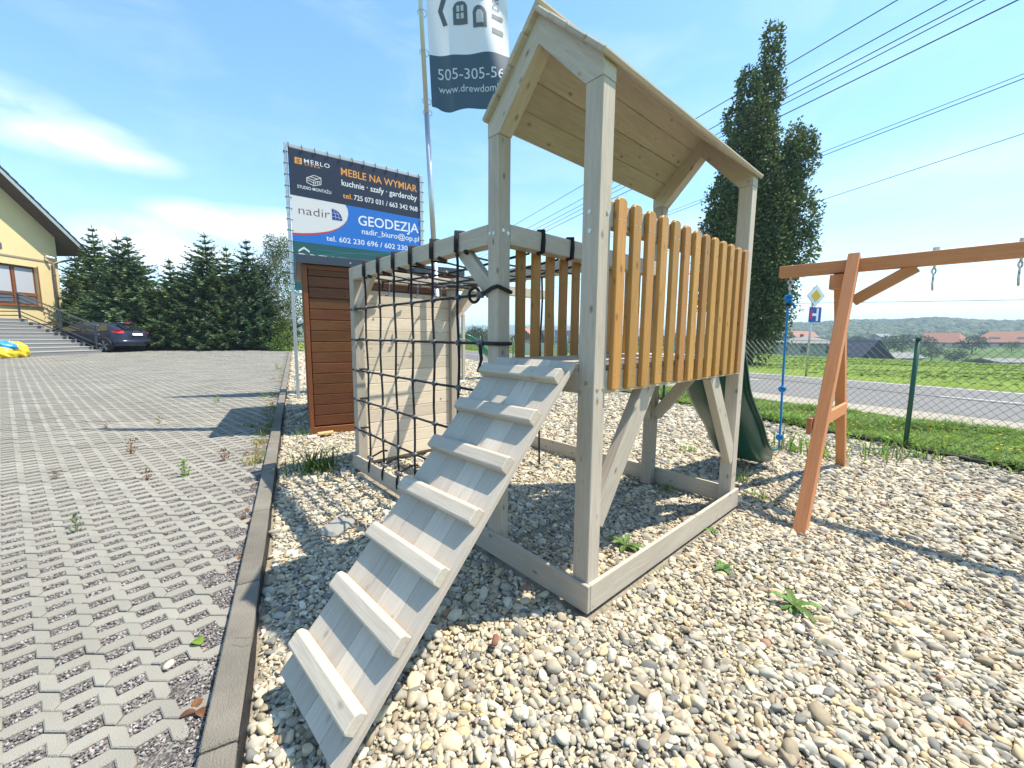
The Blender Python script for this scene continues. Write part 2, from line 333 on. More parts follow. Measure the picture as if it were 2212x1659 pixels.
# ------------------------------------------------------------------ gravel bed and pebbles
PEB = None
def pebble_material():
    m = bpy.data.materials.new('river_pebble'); m.use_nodes = True; t = m.node_tree; b = t.nodes['Principled BSDF']; b.inputs['Roughness'].default_value = 0.72; b.inputs['Specular IOR Level'].default_value = 0.3
    oi = N(t, 'ShaderNodeObjectInfo'); r = N(t, 'ShaderNodeValToRGB'); r.color_ramp.interpolation = 'CONSTANT'; e = r.color_ramp.elements
    cols = [(0.00, (0.42, 0.365, 0.265)), (0.15, (0.33, 0.295, 0.23)), (0.29, (0.50, 0.425, 0.295)), (0.41, (0.25, 0.235, 0.20)), (0.51, (0.55, 0.495, 0.38)), (0.61, (0.26, 0.215, 0.15)),
            (0.70, (0.36, 0.345, 0.29)), (0.80, (0.46, 0.36, 0.215)), (0.86, (0.165, 0.163, 0.15)), (0.92, (0.58, 0.54, 0.44)), (0.955, (0.38, 0.33, 0.255)), (0.99, (0.30, 0.185, 0.12))]
    e[0].color = (*cols[0][1], 1); e[1].position = cols[1][0]; e[1].color = (*cols[1][1], 1)
    for p, c in cols[2:]: q = e.new(p); q.color = (*c, 1)
    L(t, oi.outputs['Random'], r.inputs[0])
    c = N(t, 'ShaderNodeTexCoord'); n = N(t, 'ShaderNodeTexNoise'); n.inputs['Scale'].default_value = 2.2; n.inputs['Detail'].default_value = 7; n.inputs['Roughness'].default_value = 0.7
    w4 = N(t, 'ShaderNodeVectorMath', operation='ADD'); sc = N(t, 'ShaderNodeVectorMath', operation='SCALE'); sc.inputs[0].default_value = (91, 53, 17); L(t, oi.outputs['Random'], sc.inputs['Scale'])
    L(t, c.outputs['Object'], w4.inputs[0]); L(t, sc.outputs[0], w4.inputs[1]); L(t, w4.outputs[0], n.inputs['Vector'])
    h = N(t, 'ShaderNodeHueSaturation'); L(t, r.outputs[0], h.inputs['Color']); L(t, math_node(t, 'ADD', math_node(t, 'MULTIPLY', n.outputs['Fac'], 0.6), 0.7), h.inputs['Value']); L(t, h.outputs[0], b.inputs['Base Color'])
    return m
PEB = pebble_material()
def pebble_mesh(i, sub=3):
    bm = bmesh.new(); bmesh.ops.create_icosphere(bm, subdivisions=sub, radius=1); r = random.Random(100+i)
    ph = [r.uniform(0, 6.3) for _ in range(9)]; am = r.uniform(0.10, 0.2); sq = r.uniform(0.0, 0.35)
    cut = [Vector((r.uniform(-1, 1), r.uniform(-1, 1), r.uniform(-.7, .7))).normalized() for _ in range(4)]
    for v in bm.verts:
        c = v.co.copy(); s = 1 + am*(math.sin(1.7*c.x+ph[0])*math.cos(1.9*c.y+ph[1])+0.6*math.sin(2.6*c.z+2.1*c.x+ph[2])+0.35*math.sin(4*c.y+ph[3]))
        p = Vector((c.x*s, c.y*s*r_y(i), c.z*s*r_z(i)))
        for k, q in enumerate(cut):
            d = p.dot(q)-(0.50+0.1*k)
            if d > 0: p -= q*d*(0.62+sq)
        v.co = p
    return bm_mesh('pebble', bm, PEB, True)
def r_y(i): return [0.66, 0.82, 0.5, 0.72, 0.90, 0.46, 0.74, 0.60, 0.68, 0.55, 0.85, 0.42][i % 12]
def r_z(i): return [0.42, 0.5, 0.38, 0.55, 0.6, 0.34, 0.45, 0.5, 0.36, 0.46, 0.52, 0.3][i % 12]
PEBBLES = [pebble_mesh(i) for i in range(12)]
gvs, gfs = [], []
ss = np.linspace(-2.2, 30, 70); ks = np.linspace(0, 1, 26)
for s in ss:
    for k in ks:
        a = KN*K_R + KD*s; q = FN*F_OFF; b0 = q + FD*(s*0.98-1.2)
        p = a*(1-k)+b0*k; gvs.append((p[0], p[1], float(gravel_z(p[0], p[1]))-0.007))
for i in range(len(ss)-1):
    for j in range(len(ks)-1): gfs.append((i*26+j, i*26+j+1, (i+1)*26+j+1, (i+1)*26+j))
BED = tag(add('gravel_bed', mesh('gravel_bed', gvs, gfs, mat('gravel_base', (0.24, 0.205, 0.15), 0.95, var=0.5, vscale=22, bump=1.0, bscale=45), True)), kind='structure')
def jitter_grid(x0, x1, y0, y1, s):
    xs = np.arange(x0, x1, s); ys = np.arange(y0, y1, s*0.92); X, Y = np.meshgrid(xs, ys); X = X + (np.arange(len(ys)) % 2)[:, None]*s*0.5
    X = X.ravel()+rng.uniform(-.38, .38, X.size)*s; Y = Y.ravel()+rng.uniform(-.38, .38, Y.size)*s; return X, Y
def in_gravel(x, y): return (KN[0]*x+KN[1]*y > K_R+0.035) & (FN[0]*x+FN[1]*y < F_OFF-0.03)
def free_of_timber(x, y):
    t = 0.045
    tower = (np.abs(y+0.0) < t) & (x > -0.05) & (x < 1.9) | (np.abs(x) < t) & (y > -0.05) & (y < 2.85) | (np.abs(y-0.73) < 0.03) & (x > 0) & (x < 1.85)
    ramp = (x > -1.28) & (x < -0.95) & (y > 0.02) & (y < 0.6)
    return ~(tower)
P_, R_, S_, I_ = [], [], [], []
near_pick = []
for (smin, smax, sp, sc0, layers) in ((0, 3.6, 0.0222, 0.0160, 2), (3.6, 6.5, 0.028, 0.0200, 1), (6.5, 11, 0.045, 0.030, 1), (11, 26, 0.07, 0.042, 1)):
    for layer in range(layers):
        x, y = jitter_grid(EYE.x-3, EYE.x+min(smax, 14), EYE.y-3, EYE.y+smax, sp*(1 if layer == 0 else 0.8))
        d = np.hypot(x-EYE.x, y-EYE.y); k = (d >= smin) & (d < smax) & in_gravel(x, y) & in_view(x, y, 0.7, -0.3) & free_of_timber(x, y); x, y = x[k], y[k]; n = len(x)
        sz = sc0*np.clip(rng.lognormal(-0.08, 0.40, n), 0.5, 2.3)*(1.0 if layer == 0 else 0.62)
        z = gravel_z(x, y) + rng.uniform(-0.010, 0.009, n) + (0 if layer == 0 else -0.004) - 0.0*sz
        rot = np.stack([rng.normal(0, 0.33, n), rng.normal(0, 0.33, n), rng.uniform(0, 6.283, n)], -1)
        scl = sz[:, None]*rng.uniform(0.85, 1.18, (n, 3)); idx = rng.integers(0, 12, n)
        if layer == 0 and smin == 0: near_pick.append((x, y, z, rot, scl, idx))
        else: P_.append(np.stack([x, y, z], -1)); R_.append(rot); S_.append(scl); I_.append(idx)
x, y, z, rot, scl, idx = near_pick[0]
dist = np.sqrt((x-EYE.x)**2+(y-EYE.y)**2+EYE.z**2); vis = in_view(x, y, -0.02, 0.4) & (((x-EYE.x)*math.cos(YAW)+(y-EYE.y)*math.sin(YAW)) > 0.80*1.0)
score = np.where(vis, scl[:, 0]/dist, 0); order = np.argsort(-score); big = order[:300]; rest = order[300:]
for i in big:
    M = Matrix.Translation((x[i], y[i], z[i]+0.004)) @ (Matrix.Rotation(rot[i, 2], 4, 'Z') @ Matrix.Rotation(rot[i, 1], 4, 'Y') @ Matrix.Rotation(rot[i, 0], 4, 'X')) @ Matrix.Diagonal((*scl[i], 1))
    add('pebble', PEBBLES[idx[i]], M, BED)
P_.append(np.stack([x, y, z], -1)[rest]); R_.append(rot[rest]); S_.append(scl[rest]); I_.append(idx[rest])
scatter('pebbles', np.concatenate(P_), np.concatenate(R_), np.concatenate(S_), np.concatenate(I_), PEBBLES, label='loose bed of rounded cream, grey and brown river pebbles', cat='gravel')
print('pebbles', sum(len(p) for p in P_))

# ------------------------------------------------------------------ paved lot: open-joint concrete pavers
LOT_W = 26.0
ang = math.radians(9.2); E1 = np.array([math.cos(ang), math.sin(ang)]); E2 = np.array([-E1[1], E1[0]]); PA, PB, HW, HH = 0.135, 0.1235, 0.086, 0.064
ORG = np.array([-1.82, 1.223])
def lot_ok(x, y): return (KN[0]*x+KN[1]*y < K_L-0.045)
FAR = [(-14.0, 36.5), (-1.6, 28.3), (0.2, 27.6), (1.8, 26.7), (3.3, 25.1), (4.6, 23.6)]   # back edge of the lot
def before_hedge(x, y):
    k = np.ones(np.shape(x), bool)
    for (ax, ay), (bx, by) in zip(FAR[:-1], FAR[1:]): pass
    fx = [p[0] for p in FAR]; fy = [p[1] for p in FAR]
    return np.asarray(y) < np.interp(x, fx, fy)
lvs = []; lfs = []
edge = [tuple(KN*K_L + KD*(-3.0)), tuple(KN*K_L + KD*24.0)] + FAR[::-1] + [(-14, -3)]
LOTM = bpy.data.materials.new('lot_chippings'); LOTM.use_nodes = True
t = LOTM.node_tree; b = t.nodes['Principled BSDF']; b.inputs['Roughness'].default_value = 0.95
c = N(t, 'ShaderNodeTexCoord'); v = N(t, 'ShaderNodeTexVoronoi'); v.inputs['Scale'].default_value = 110; L(t, c.outputs['Object'], v.inputs['Vector'])
r = N(t, 'ShaderNodeValToRGB'); r.color_ramp.elements[0].color = (0.055, 0.05, 0.047, 1); r.color_ramp.elements[1].color = (0.26, 0.235, 0.22, 1)
sp = N(t, 'ShaderNodeSeparateColor'); L(t, v.outputs['Color'], sp.inputs[0]); L(t, sp.outputs[0], r.inputs[0]); L(t, r.outputs[0], b.inputs['Base Color'])
bp = N(t, 'ShaderNodeBump'); bp.inputs['Strength'].default_value = 1.0; bp.inputs['Distance'].default_value = 0.01; L(t, v.outputs['Distance'], bp.inputs['Height']); L(t, bp.outputs[0], b.inputs['Normal'])
LOT = tag(add('paved_lot', mesh('paved_lot', [(x, y, float(lot_z(x, y))-0.010) for x, y in edge], [tuple(range(len(edge)))], LOTM)), kind='structure')
PAV = mat('paver_concrete', (0.265, 0.255, 0.222), 0.93, coords='World', var=0.34, vscale=1.7, bump=0.5, bscale=260, rnd=0.07)
g = 0.0016
def shrink(poly, d):
    n = len(poly); outp = []
    area = sum(poly[i][0]*poly[(i+1) % n][1]-poly[(i+1) % n][0]*poly[i][1] for i in range(n)); s = 1 if area > 0 else -1
    for i in range(n):
        p0, p1, p2 = (Vector(poly[(i-1) % n]), Vector(poly[i]), Vector(poly[(i+1) % n]))
        d1, d2 = (p1-p0).normalized(), (p2-p1).normalized(); n1 = Vector((-d1.y, d1.x))*s; n2 = Vector((-d2.y, d2.x))*s
        bsum = n1+n2; k = d/max(0.35, (1+n1.dot(n2))) ; q = p1+bsum*k; outp.append((q.x, q.y))
    return outp
# one paver: two periods of the zig-zag ribbon between two diagonal chains of openings
HX, HY = (HW-PA)/2, (PB-HH)/2
PV = [(HX, HY), (0, 0), (HW, 0), (HW, -HH), (PA, -PB), (PA+HW, -PB), (PA+HW, -PB-HH), (2*PA+HX, -2*PB+HY), (2*PA, -PB-HH), (2*PA, -PB),
      (PA+HW, -HH), (PA, -HH), (PA, 0), (HW, PB-HH), (0, PB-HH)]
TOPP = shrink(PV, g); CHP = shrink(PV, g+0.004)
def paver_data(ch=True):
    n = len(PV); vs, fs = [], []
    if ch:
        vs += [(x, y, 0.0) for x, y in CHP] + [(x, y, -0.004) for x, y in TOPP] + [(x, y, -0.04) for x, y in TOPP]
        fs.append(tuple(range(n)))
        for lv in range(2): fs += [(lv*n+i, (lv+1)*n+i, (lv+1)*n+(i+1) % n, lv*n+(i+1) % n) for i in range(n)]
    else:
        vs += [(x, y, 0.0) for x, y in TOPP] + [(x, y, -0.03) for x, y in TOPP]; fs.append(tuple(range(n)))
        fs += [(i, n+i, n+(i+1) % n, (i+1) % n) for i in range(n)]
    return vs, fs
pave_me = mesh('paver', *paver_data(True), PAV)
cells = []
for i in range(-130, 80):
    for j in range(-60, 330):
        # period i of ribbon s=i+j begins a paver when i is even, staggered by ribbon
        s = i+j
        if (i + 2*((s//2) % 2)*0 + (s % 2)) % 2: continue
        p = ORG + E1*(i*PA) + E2*(j*PB); c_ = p + E1*0.1 - E2*0.05
        cells.append((p[0], p[1], c_[0], c_[1]))
cells = np.array(cells); d = np.hypot(cells[:, 2]-EYE.x, cells[:, 3]-EYE.y)
k = lot_ok(cells[:, 2]+0.02, cells[:, 3]) & in_view(cells[:, 2], cells[:, 3], 0.5) & (d < 27.5) & before_hedge(cells[:, 2], cells[:, 3]); cells, d = cells[k], d[k]
order = np.argsort(d); fwd = (cells[:, 2]-EYE.x)*math.cos(YAW)+(cells[:, 3]-EYE.y)*math.sin(YAW); side = np.abs((cells[:, 2]-EYE.x)*math.sin(YAW)-(cells[:, 3]-EYE.y)*math.cos(YAW))
vis = (side < 1.3*fwd) & (fwd > 0.9); order = np.concatenate([order[vis[order]], order[~vis[order]]])
SLX, SLY = 0.0185*KD[0], 0.0185*KD[1]; nz = Vector((-SLX, -SLY, 1)).normalized()
ex = Vector((E1[0], E1[1], SLX*E1[0]+SLY*E1[1])).normalized(); ey = nz.cross(ex)
vs_all, fs_all = [], []; v0c = np.array(paver_data(True)[0]); f0c = paver_data(True)[1]; v0f = np.array(paver_data(False)[0]); f0f = paver_data(False)[1]
base = 0; EXN, EYN, NZN = np.array(ex), np.array(ey), np.array(nz)
for n_, i in enumerate(order):
    px, py = cells[i, 0], cells[i, 1]; dz = random.uniform(-0.004, 0.0035); o = np.array([px, py, float(lot_z(px, py))+dz])
    if n_ < 300: add('paver', pave_me, mtx(o, ex, ey, nz) @ Matrix.Rotation(random.gauss(0, .007), 4, 'X') @ Matrix.Rotation(random.gauss(0, .005), 4, 'Y'), LOT)
    else:
        vv, ff = (v0c, f0c) if d[i] < 6 else (v0f, f0f)
        vs_all.append(o + vv[:, :1]*EXN + vv[:, 1:2]*EYN + vv[:, 2:]*NZN); fs_all += [tuple(q+base for q in f) for f in ff]; base += len(vv)
tag(add('paver_field', mesh('paver_field', np.concatenate(vs_all), fs_all, PAV), None, LOT), kind='stuff')
print('pavers', len(order))
# chippings in the openings
CHIPM = mat('stone_chip', (0.20, 0.185, 0.18), 0.85, rnd=0.75)
def chip_mesh(i):
    bm = bmesh.new(); bmesh.ops.create_icosphere(bm, subdivisions=1, radius=1); r = random.Random(i)
    for v in bm.verts: v.co = Vector((v.co.x*r.uniform(.7, 1.2), v.co.y*r.uniform(.5, .9), v.co.z*r.uniform(.35, .8)))
    return bm_mesh('chip', bm, CHIPM)
CHIPS = [chip_mesh(i) for i in range(6)]
x, y = jitter_grid(-7.5, -0.2, EYE.y+0.3, EYE.y+6.0, 0.0115); dd = np.hypot(x-EYE.x, y-EYE.y)
q = np.stack([x, y], -1)-ORG; a = (q @ E1) % PA; b_ = (-(q @ E2)) % PB
k = (a > 0.004) & (a < HW-0.004) & (b_ > 0.004) & (b_ < HH-0.004) | (KN[0]*x+KN[1]*y > K_L-0.09)
k &= (KN[0]*x+KN[1]*y < K_L-0.004) & in_view(x, y, 0.3) & (dd < 5.2); x, y = x[k], y[k]; n = len(x); sz = rng.uniform(0.0035, 0.0085, n)
scatter('stone_chippings', np.stack([x, y, lot_z(x, y)-0.0065+rng.uniform(-.002, .004, n)], -1), rng.uniform(-.6, .6, (n, 3))*np.array([1, 1, 10]), sz[:, None]*np.ones((n, 3)), rng.integers(0, 6, n), CHIPS, label='grey stone chippings filling the paver openings', cat='chippings')
print('chips', n)
# kerb
KERB = thing('kerb', (*(KN*K_R+KD*0.5), 0), 'long low weathered concrete kerb between pavers and pebbles', 'kerb')
KERBM = mat('kerb_concrete', (0.165, 0.15, 0.125), 0.92, var=0.42, vscale=7, bump=0.6, bscale=150, rnd=0.12)
for k in range(-3, 24):
    a = KN*((K_L+K_R)/2)+KD*(k*0.955+0.06); b = a+KD*0.945; zs = [float(lot_z(*p))+0.05-0.06 for p in (a, b)]
    beam('kerbstone', (*a, zs[0]), (*b, zs[1]), K_R-K_L, 0.12, KERBM, KERB, ch=0.006)
foil = mat('black_foil', (0.014, 0.014, 0.016), 0.55, bump=0.6, bscale=40)
vs, fs = [], []
for i, s in enumerate(np.linspace(-2.0, 9, 90)):
    for o_, hz in ((0.004, 0.028+0.012*math.sin(s*7)+0.01*math.sin(s*17)), (0.016+0.008*math.sin(s*5), -0.045)):
        p = KN*(K_R+o_)+KD*s; vs.append((p[0], p[1], float(lot_z(*p))+hz))
fs = [(2*i, 2*i+1, 2*i+3, 2*i+2) for i in range(89)]
o = add('weed_barrier', mesh('weed_barrier', vs, fs, foil)); md = o.modifiers.new('thick', 'SOLIDIFY'); md.thickness = 0.003; tag(o, 'black weed barrier foil standing up along the pebble side of the kerb', 'foil')
# ------------------------------------------------------------------ play tower with ramp, net frame, wall and slide
TW, TD, FY, FX, PS = 0.7524, 1.850, 2.823, 1.16, 0.09
tower = thing('play_tower', (0, 0, 0), 'grey wooden play tower with pitched roof, honey slat railings, ramp and black rope net', 'play tower')
def screw(p, nrm, parent, r=0.010):
    x, y, z = frame(nrm); v, f = tube_data([(0, 0, -0.003), (0, 0, 0.0022)], r, 10)
    return add('bolt', SCREW, mtx(p, y, z, x), parent)
v_, f_ = merge(tube_data([(0, 0, -0.003), (0, 0, 0.002)], 0.010, 12), tube_data([(0, 0, 0.0), (0, 0, 0.0035)], 0.005, 8)); SCREW = mesh('bolt', v_, f_, ZINC)
ZT = 2.36; slope = math.atan2(0.377, 0.404); tn = math.tan(slope)
posts = {}
def roof_z(y, under=0.0): return 2.817 - under - abs(y-TW/2)*0.377/0.404
def post(name, x0, y0, top, m=GREY, pitched=0):
    # a square post; roof posts are cut to the roof pitch
    s = PS; vs = []
    for z in (0.0, 1.0):
        for (dx, dy) in ((0, 0), (s, 0), (s, s), (0, s)):
            zz = 0.0 if z == 0 else top + (0 if not pitched else ((dy-0.0)*tn*0.0))
            vs.append((zz, dx-s/2, dy-s/2))
    fs = [(0, 3, 2, 1), (4, 5, 6, 7), (0, 1, 5, 4), (1, 2, 6, 5), (2, 3, 7, 6), (3, 0, 4, 7)]
    bm = bmesh.new(); bv = [bm.verts.new(v) for v in vs]; [bm.faces.new([bv[i] for i in f]) for f in fs]
    bmesh.ops.bevel(bm, geom=list(bm.edges), offset=0.004, segments=1, affect='EDGES')
    me = bm_mesh('post', bm, m)
    o = add(name, me, mtx((x0+s/2, y0+s/2, 0), (0, 0, 1), (1, 0, 0), (0, 1, 0)), tower); return o
pA = post('post', 0, 0, ZT); pB = post('post', 0, TW-PS, ZT); pC = post('post', TD-PS, 0, ZT); pD = post('post', TD-PS, TW-PS, ZT)
pE = post('post', 0, FY-PS, 1.912); pF = post('post', FX-PS, FY-PS, 1.80)
# ground beams outside the posts
T, HB = 0.0217, 0.1417
blk('base_beam', (-T, -T, 0.004), (-0.0005, FY+T, HB), GREY, tower)
blk('base_beam', (0.0, -T, 0.004), (TD+T, -0.0005, HB), GREY, tower)
blk('base_beam', (TD+.0005, 0, 0.004), (TD+T, FY+T, HB), GREY, tower)
blk('base_beam', (0, FY+.0005, 0.004), (TD, FY+T, HB), GREY, tower)
# platform
for y0 in (0.0, TW-0.045): blk('platform_joist', (PS+.0005, y0+.0, 1.035), (TD-PS-.0005, y0+.045, 1.142), GREY, tower)
for x0 in (0.0, TD-0.045): blk('platform_joist', (x0, PS+.0005, 1.035), (x0+.045, TW-PS-.0005, 1.142), GREY, tower)
n = 15; wb = (TD-0.02)/n
for i in range(n):
    x0 = 0.0+i*wb; inset = PS+.002 if (i == 0 or i == n-1) else 0.002
    blk('platform_board', (x0, inset, 1.1425), (x0+wb-0.006, TW-inset, 1.1665), GREY, tower)
# rails and slats
blk('rail', (PS+.0005, 0.0, 1.775), (TD-PS-.0005, 0.045, 1.885), GREY, tower)
blk('rail', (PS+.0005, TW-PS, 1.802), (TD-PS-.0005, TW-0.001, 1.912), GREY, tower)
def slat_mesh():
    w, l, th, ch = 0.072, 0.85, 0.0245, 0.014
    poly = [(-l/2, -w/2+.004), (-l/2+.004, -w/2), (l/2-ch, -w/2), (l/2, -w/2+ch), (l/2, w/2-ch), (l/2-ch, w/2), (-l/2+.004, w/2), (-l/2, w/2-.004)]
    bm = bmesh.new(); lo = [bm.verts.new((x, y, -th/2)) for x, y in poly]; hi = [bm.verts.new((x, y, th/2)) for x, y in poly]; k = len(poly)
    bm.faces.new(lo[::-1]); bm.faces.new(hi)
    for i in range(k): bm.faces.new((lo[i], lo[(i+1) % k], hi[(i+1) % k], hi[i]))
    bmesh.ops.bevel(bm, geom=[e for e in bm.edges if abs(e.verts[0].co.z-e.verts[1].co.z) < 1e-5], offset=0.004, segments=1, affect='EDGES')
    return bm_mesh('slat', bm, HONEY)
SLAT = slat_mesh()
def slat(x, y, z, sgn):
    dz = random.uniform(-.004, .004); M = mtx((x, y, z+dz), (0, 0, 1), (1*sgn, 0, 0), (0, 1*sgn, 0)) if True else None
    o = add('slat', SLAT, M @ Matrix.Rotation(random.uniform(-.004, .004), 4, 'Z'), tower)
    for zz in (-0.36, 0.33):
        for dx in (-.018, .018): add('bolt', SCREWS, M @ mtx((zz, dx, sgn*(0.0125) if sgn > 0 else 0.0125), (1, 0, 0), (0, 1, 0), (0, 0, 1)), o)
v_, f_ = tube_data([(0, 0, -0.002), (0, 0, 0.0008)], 0.0035, 8); SCREWS = mesh('bolt', v_, f_, ZINC)
for i in range(13): slat(0.140+i*0.1275, -0.0130, 1.475, -1)
for i in range(13): slat(0.136+i*0.1320, TW+0.0135, 1.475, 1)
# knee braces
beam('brace', (0.535, 0.045, 1.06), (0.085, 0.045, 0.40), 0.055, 0.115, GREY, tower)
beam('brace', (1.315, 0.030, 1.055), (1.775, 0.030, 0.385), 0.055, 0.115, GREY, tower)
beam('brace', (1.40, TW-0.047, 1.055), (1.775, TW-0.047, 0.62), 0.045, 0.09, GREY, tower)
beam('brace', (1.805, 0.33, 1.045), (1.805, 0.66, 0.62), 0.045, 0.09, GREY, tower)
# roof: rafters under boards
def rafter(x0, x1, sgn):
    y_e = TW/2 + sgn*(TW/2+0.0); y_m = TW/2; d = 0.028; dep = 0.135
    poly = [(y_m, roof_z(y_m, d)), (y_e, roof_z(y_e, d)), (y_e, ZT+.0005), (y_e-sgn*0.092, ZT+.0005), (y_m, roof_z(y_m, d+dep))]
    o = Vector((x0, y_m, 2.6)); dirv = Vector((0, sgn*math.cos(slope), -math.sin(slope))); nrm = Vector((0, sgn*math.sin(slope), math.cos(slope))); x = dirv; z = Vector((1, 0, 0)); y = z.cross(x)
    P2 = []
    for (yy, zz) in poly:
        q = Vector((0, yy-y_m, zz-2.6)); P2.append((q.dot(x), q.dot(y)))
    return prism('rafter', P2, x1-x0, mtx(o, x, y, z), GREY, tower)
for x0, x1 in ((0.0, PS), (TD-PS, TD)):
    for s in (1, -1): rafter(x0, x1, s)
slen = 0.560; bw = slen/4
for s in (1, -1):
    for i in range(4):
        d = Vector((0, s*math.cos(slope), -math.sin(slope))); nn = Vector((0, s*math.sin(slope), math.cos(slope)))
        a = Vector((0, TW/2, 2.817)) + d*(bw*(i+0.5)+(0.0 if s < 0 else -0.024)) - nn*(0.0125+0.0015*((i+1) % 2))
        xe = random.uniform(-.003, .003)
        M = mtx(a+Vector(((TD-0.033+0.022)/2-0.0+xe, 0, 0)), (1, 0, 0), tuple(nn.cross(Vector((1, 0, 0)))), tuple(nn))
        add('roof_board', box_mesh(TD+0.055, bw+0.0004, 0.026, GREY, 0.006), M, tower)
# screws on the posts
for p, nn, o in (((-0.0005, TW-0.02, 1.86), (-1, 0, 0), pB), ((-0.0005, TW-0.055, 1.855), (-1, 0, 0), pB), ((0.035, TW-PS-.0005, 1.87), (0, -1, 0), pB), ((0.07, TW-PS-.0005, 1.86), (0, -1, 0), pB),
                 ((-0.0005, 0.045, 1.75), (-1, 0, 0), pA), ((-0.0005, 0.05, 1.83), (-1, 0, 0), pA), ((-0.0005, 0.04, 1.085), (-1, 0, 0), pA), ((-0.0005, 0.075, 1.04), (-1, 0, 0), pA),
                 ((0.03, -0.0005, 1.06), (0, -1, 0), pA), ((0.075, -0.0005, 1.06), (0, -1, 0), pA), ((0.06, -0.0005, 1.83), (0, -1, 0), pA), ((-0.0005, 0.05, 0.62), (-1, 0, 0), pA)): screw(p, nn, o)
# net frame beams
blk('top_beam', (0.0, TW+.0005, 1.802), (PS, FY-PS-.0005, 1.912), GREY, tower)
blk('top_beam', (FX-PS, TW-.0005+.0015, 1.802), (FX, FY-PS-.0005, 1.912), GREY, tower)
blk('top_beam', (PS+.0005, FY-PS-.0, 1.802), (2.606, FY, 1.912), GREY, tower)
beam('brace', (0.045, TW+0.005, 1.545), (0.045, 1.06, 1.83), 0.045, 0.09, GREY, tower)
beam('brace', (0.045, FY-PS-0.005, 1.545), (0.045, 2.40, 1.83), 0.045, 0.09, GREY, tower)
beam('brace', (FX-.045, FY-PS-0.005, 1.545), (FX-.045, 2.40, 1.83), 0.045, 0.09, GREY, tower)
beam('brace', (FX-.02, FY-0.045, 1.50), (1.50, FY-0.045, 1.83), 0.045, 0.09, GREY, tower)
beam('brace', (0.06, FY-0.30, 1.835), (0.32, FY-PS-.015, 1.835), 0.045, 0.045, GREY, tower)
beam('brace', (FX-.06, FY-0.30, 1.835), (FX-0.34, FY-PS-.015, 1.835), 0.045, 0.045, GREY, tower)
# wall of boards between the far posts
z0 = 0.045
for i in range(13):
    blk('wall_board', (PS+.001, FY-0.052, z0+.0012), (FX-PS-.001, FY-0.030, z0+0.129-.0012), PALE, tower, ch=0.004); z0 += 0.129
for x0 in (PS+.0005, FX-PS-.0505): blk('wall_batten', (x0, FY-0.0275, 0.06), (x0+.05, FY-0.002, 1.70), GREY, tower)
for (x, z) in ((0.2, 1.45), (0.25, 0.25), (0.6, 0.75), (0.9, 1.40), (0.95, 0.6), (0.45, 1.0)): screw((x, FY-0.0525, z), (0, -1, 0), tower, 0.006)
# rope net between near posts
RV = [2.445, 2.163, 1.893, 1.620, 1.329, 1.038]; RH = [1.530, 1.252, 0.968, 0.688, 0.402]
xr = 0.045; RR = 0.0085
def wob(a, b, n=9, amp=0.004):
    a, b = Vector(a), Vector(b); ph = random.uniform(0, 6)
    return [a.lerp(b, i/n)+Vector((math.sin(i*1.3+ph), math.cos(i*1.7+ph), 0.4*math.sin(i*2+ph)))*amp*(0 if i in (0, n) else 1) for i in range(n+1)]
xn = -0.006
vrope = []
for k, y in enumerate(RV):
    top = [(0.10, y-0.06+.0, 1.795), (0.06, y-0.03, 1.792), (PS+.008, y-.012, 1.797), (PS+.010, y-.006, 1.86), (PS+.006, y-.002, 1.920), (0.045, y, 1.923), (-0.008, y, 1.918), (-0.012, y, 1.86), (-.011, y, 1.79)]
    o = tube('net_rope', top[4:] + wob((xn, y, 1.74), (xn, y, 0.19), 10) , RR, ROPE, tower); vrope.append(o)
    tube('rope_strap', [(-.0145, y+.008, 1.80), (-.0155, y+.008, 1.86), (-.012, y+.008, 1.922), (0.045, y+.008, 1.926), (PS+.012, y+.008, 1.92), (PS+.012, y+.006, 1.80), (0.05, y-.04, 1.792), (0.0, y-.075, 1.792), (-.008, y-.08, 1.798)], 0.012, ROPE, o)
    # tail lashed round the ground beam
    tube('rope_tail', [(-0.01, y, 0.20), (-0.018, y-.012, 0.168), (-.03, y-.010, 0.13), (-.032, y-.006, 0.085), (-.03, y-.002, 0.05)], [RR, RR, RR*1.1, RR*.9, RR*.5], ROPE, o)
    if k < 3: tube('rope_tail', bez((-0.01, y, 0.19), (0.03, y-.06, 0.21), (0.07, y-.05, 0.26), (0.10, y-.12, 0.255)), RR, ROPE, o)
    v, f = tube_data([(0, 0.035, 0), (0, -0.035, 0)], 0.017, 10); add('rope_joint', mesh('rope_joint', v, f, JOINT, True), Matrix.Translation((-0.012, y-.008, 0.185)), o)
def joint_mesh():
    bm = bmesh.new(); bmesh.ops.create_cube(bm, size=1)
    for v in bm.verts: v.co = Vector((v.co.x*0.036, v.co.y*0.052, v.co.z*0.034))
    bmesh.ops.bevel(bm, geom=list(bm.edges), offset=0.010, segments=2, affect='EDGES'); return bm_mesh('rope_joint', bm, JOINT, True)
JM = joint_mesh()
for z in RH:
    pts = [(xn, 2.80, z), (xn, 2.72, z)] + wob((xn, 2.60, z), (xn, 0.86, z), 9, 0.003) + [(xn-.004, 0.79, z)]
    o = tube('net_rope', pts, RR, ROPE, tower)
    tube('rope_lashing', [(-.004, 2.79, z), (0.02, 2.735, z+.004), (0.07, 2.72, z+.006), (0.10, 2.71, z+.002)], RR, ROPE, o)
    v, f = tube_data([(0, 0.03, 0), (0, -0.03, 0)], 0.016, 8); add('rope_joint', mesh('rope_joint', v, f, JOINT, True), Matrix.Translation((-.006, 2.70, z)), o)
    for k, y in enumerate(RV): add('rope_joint', JM, Matrix.Translation((xn, y, z)), vrope[k])
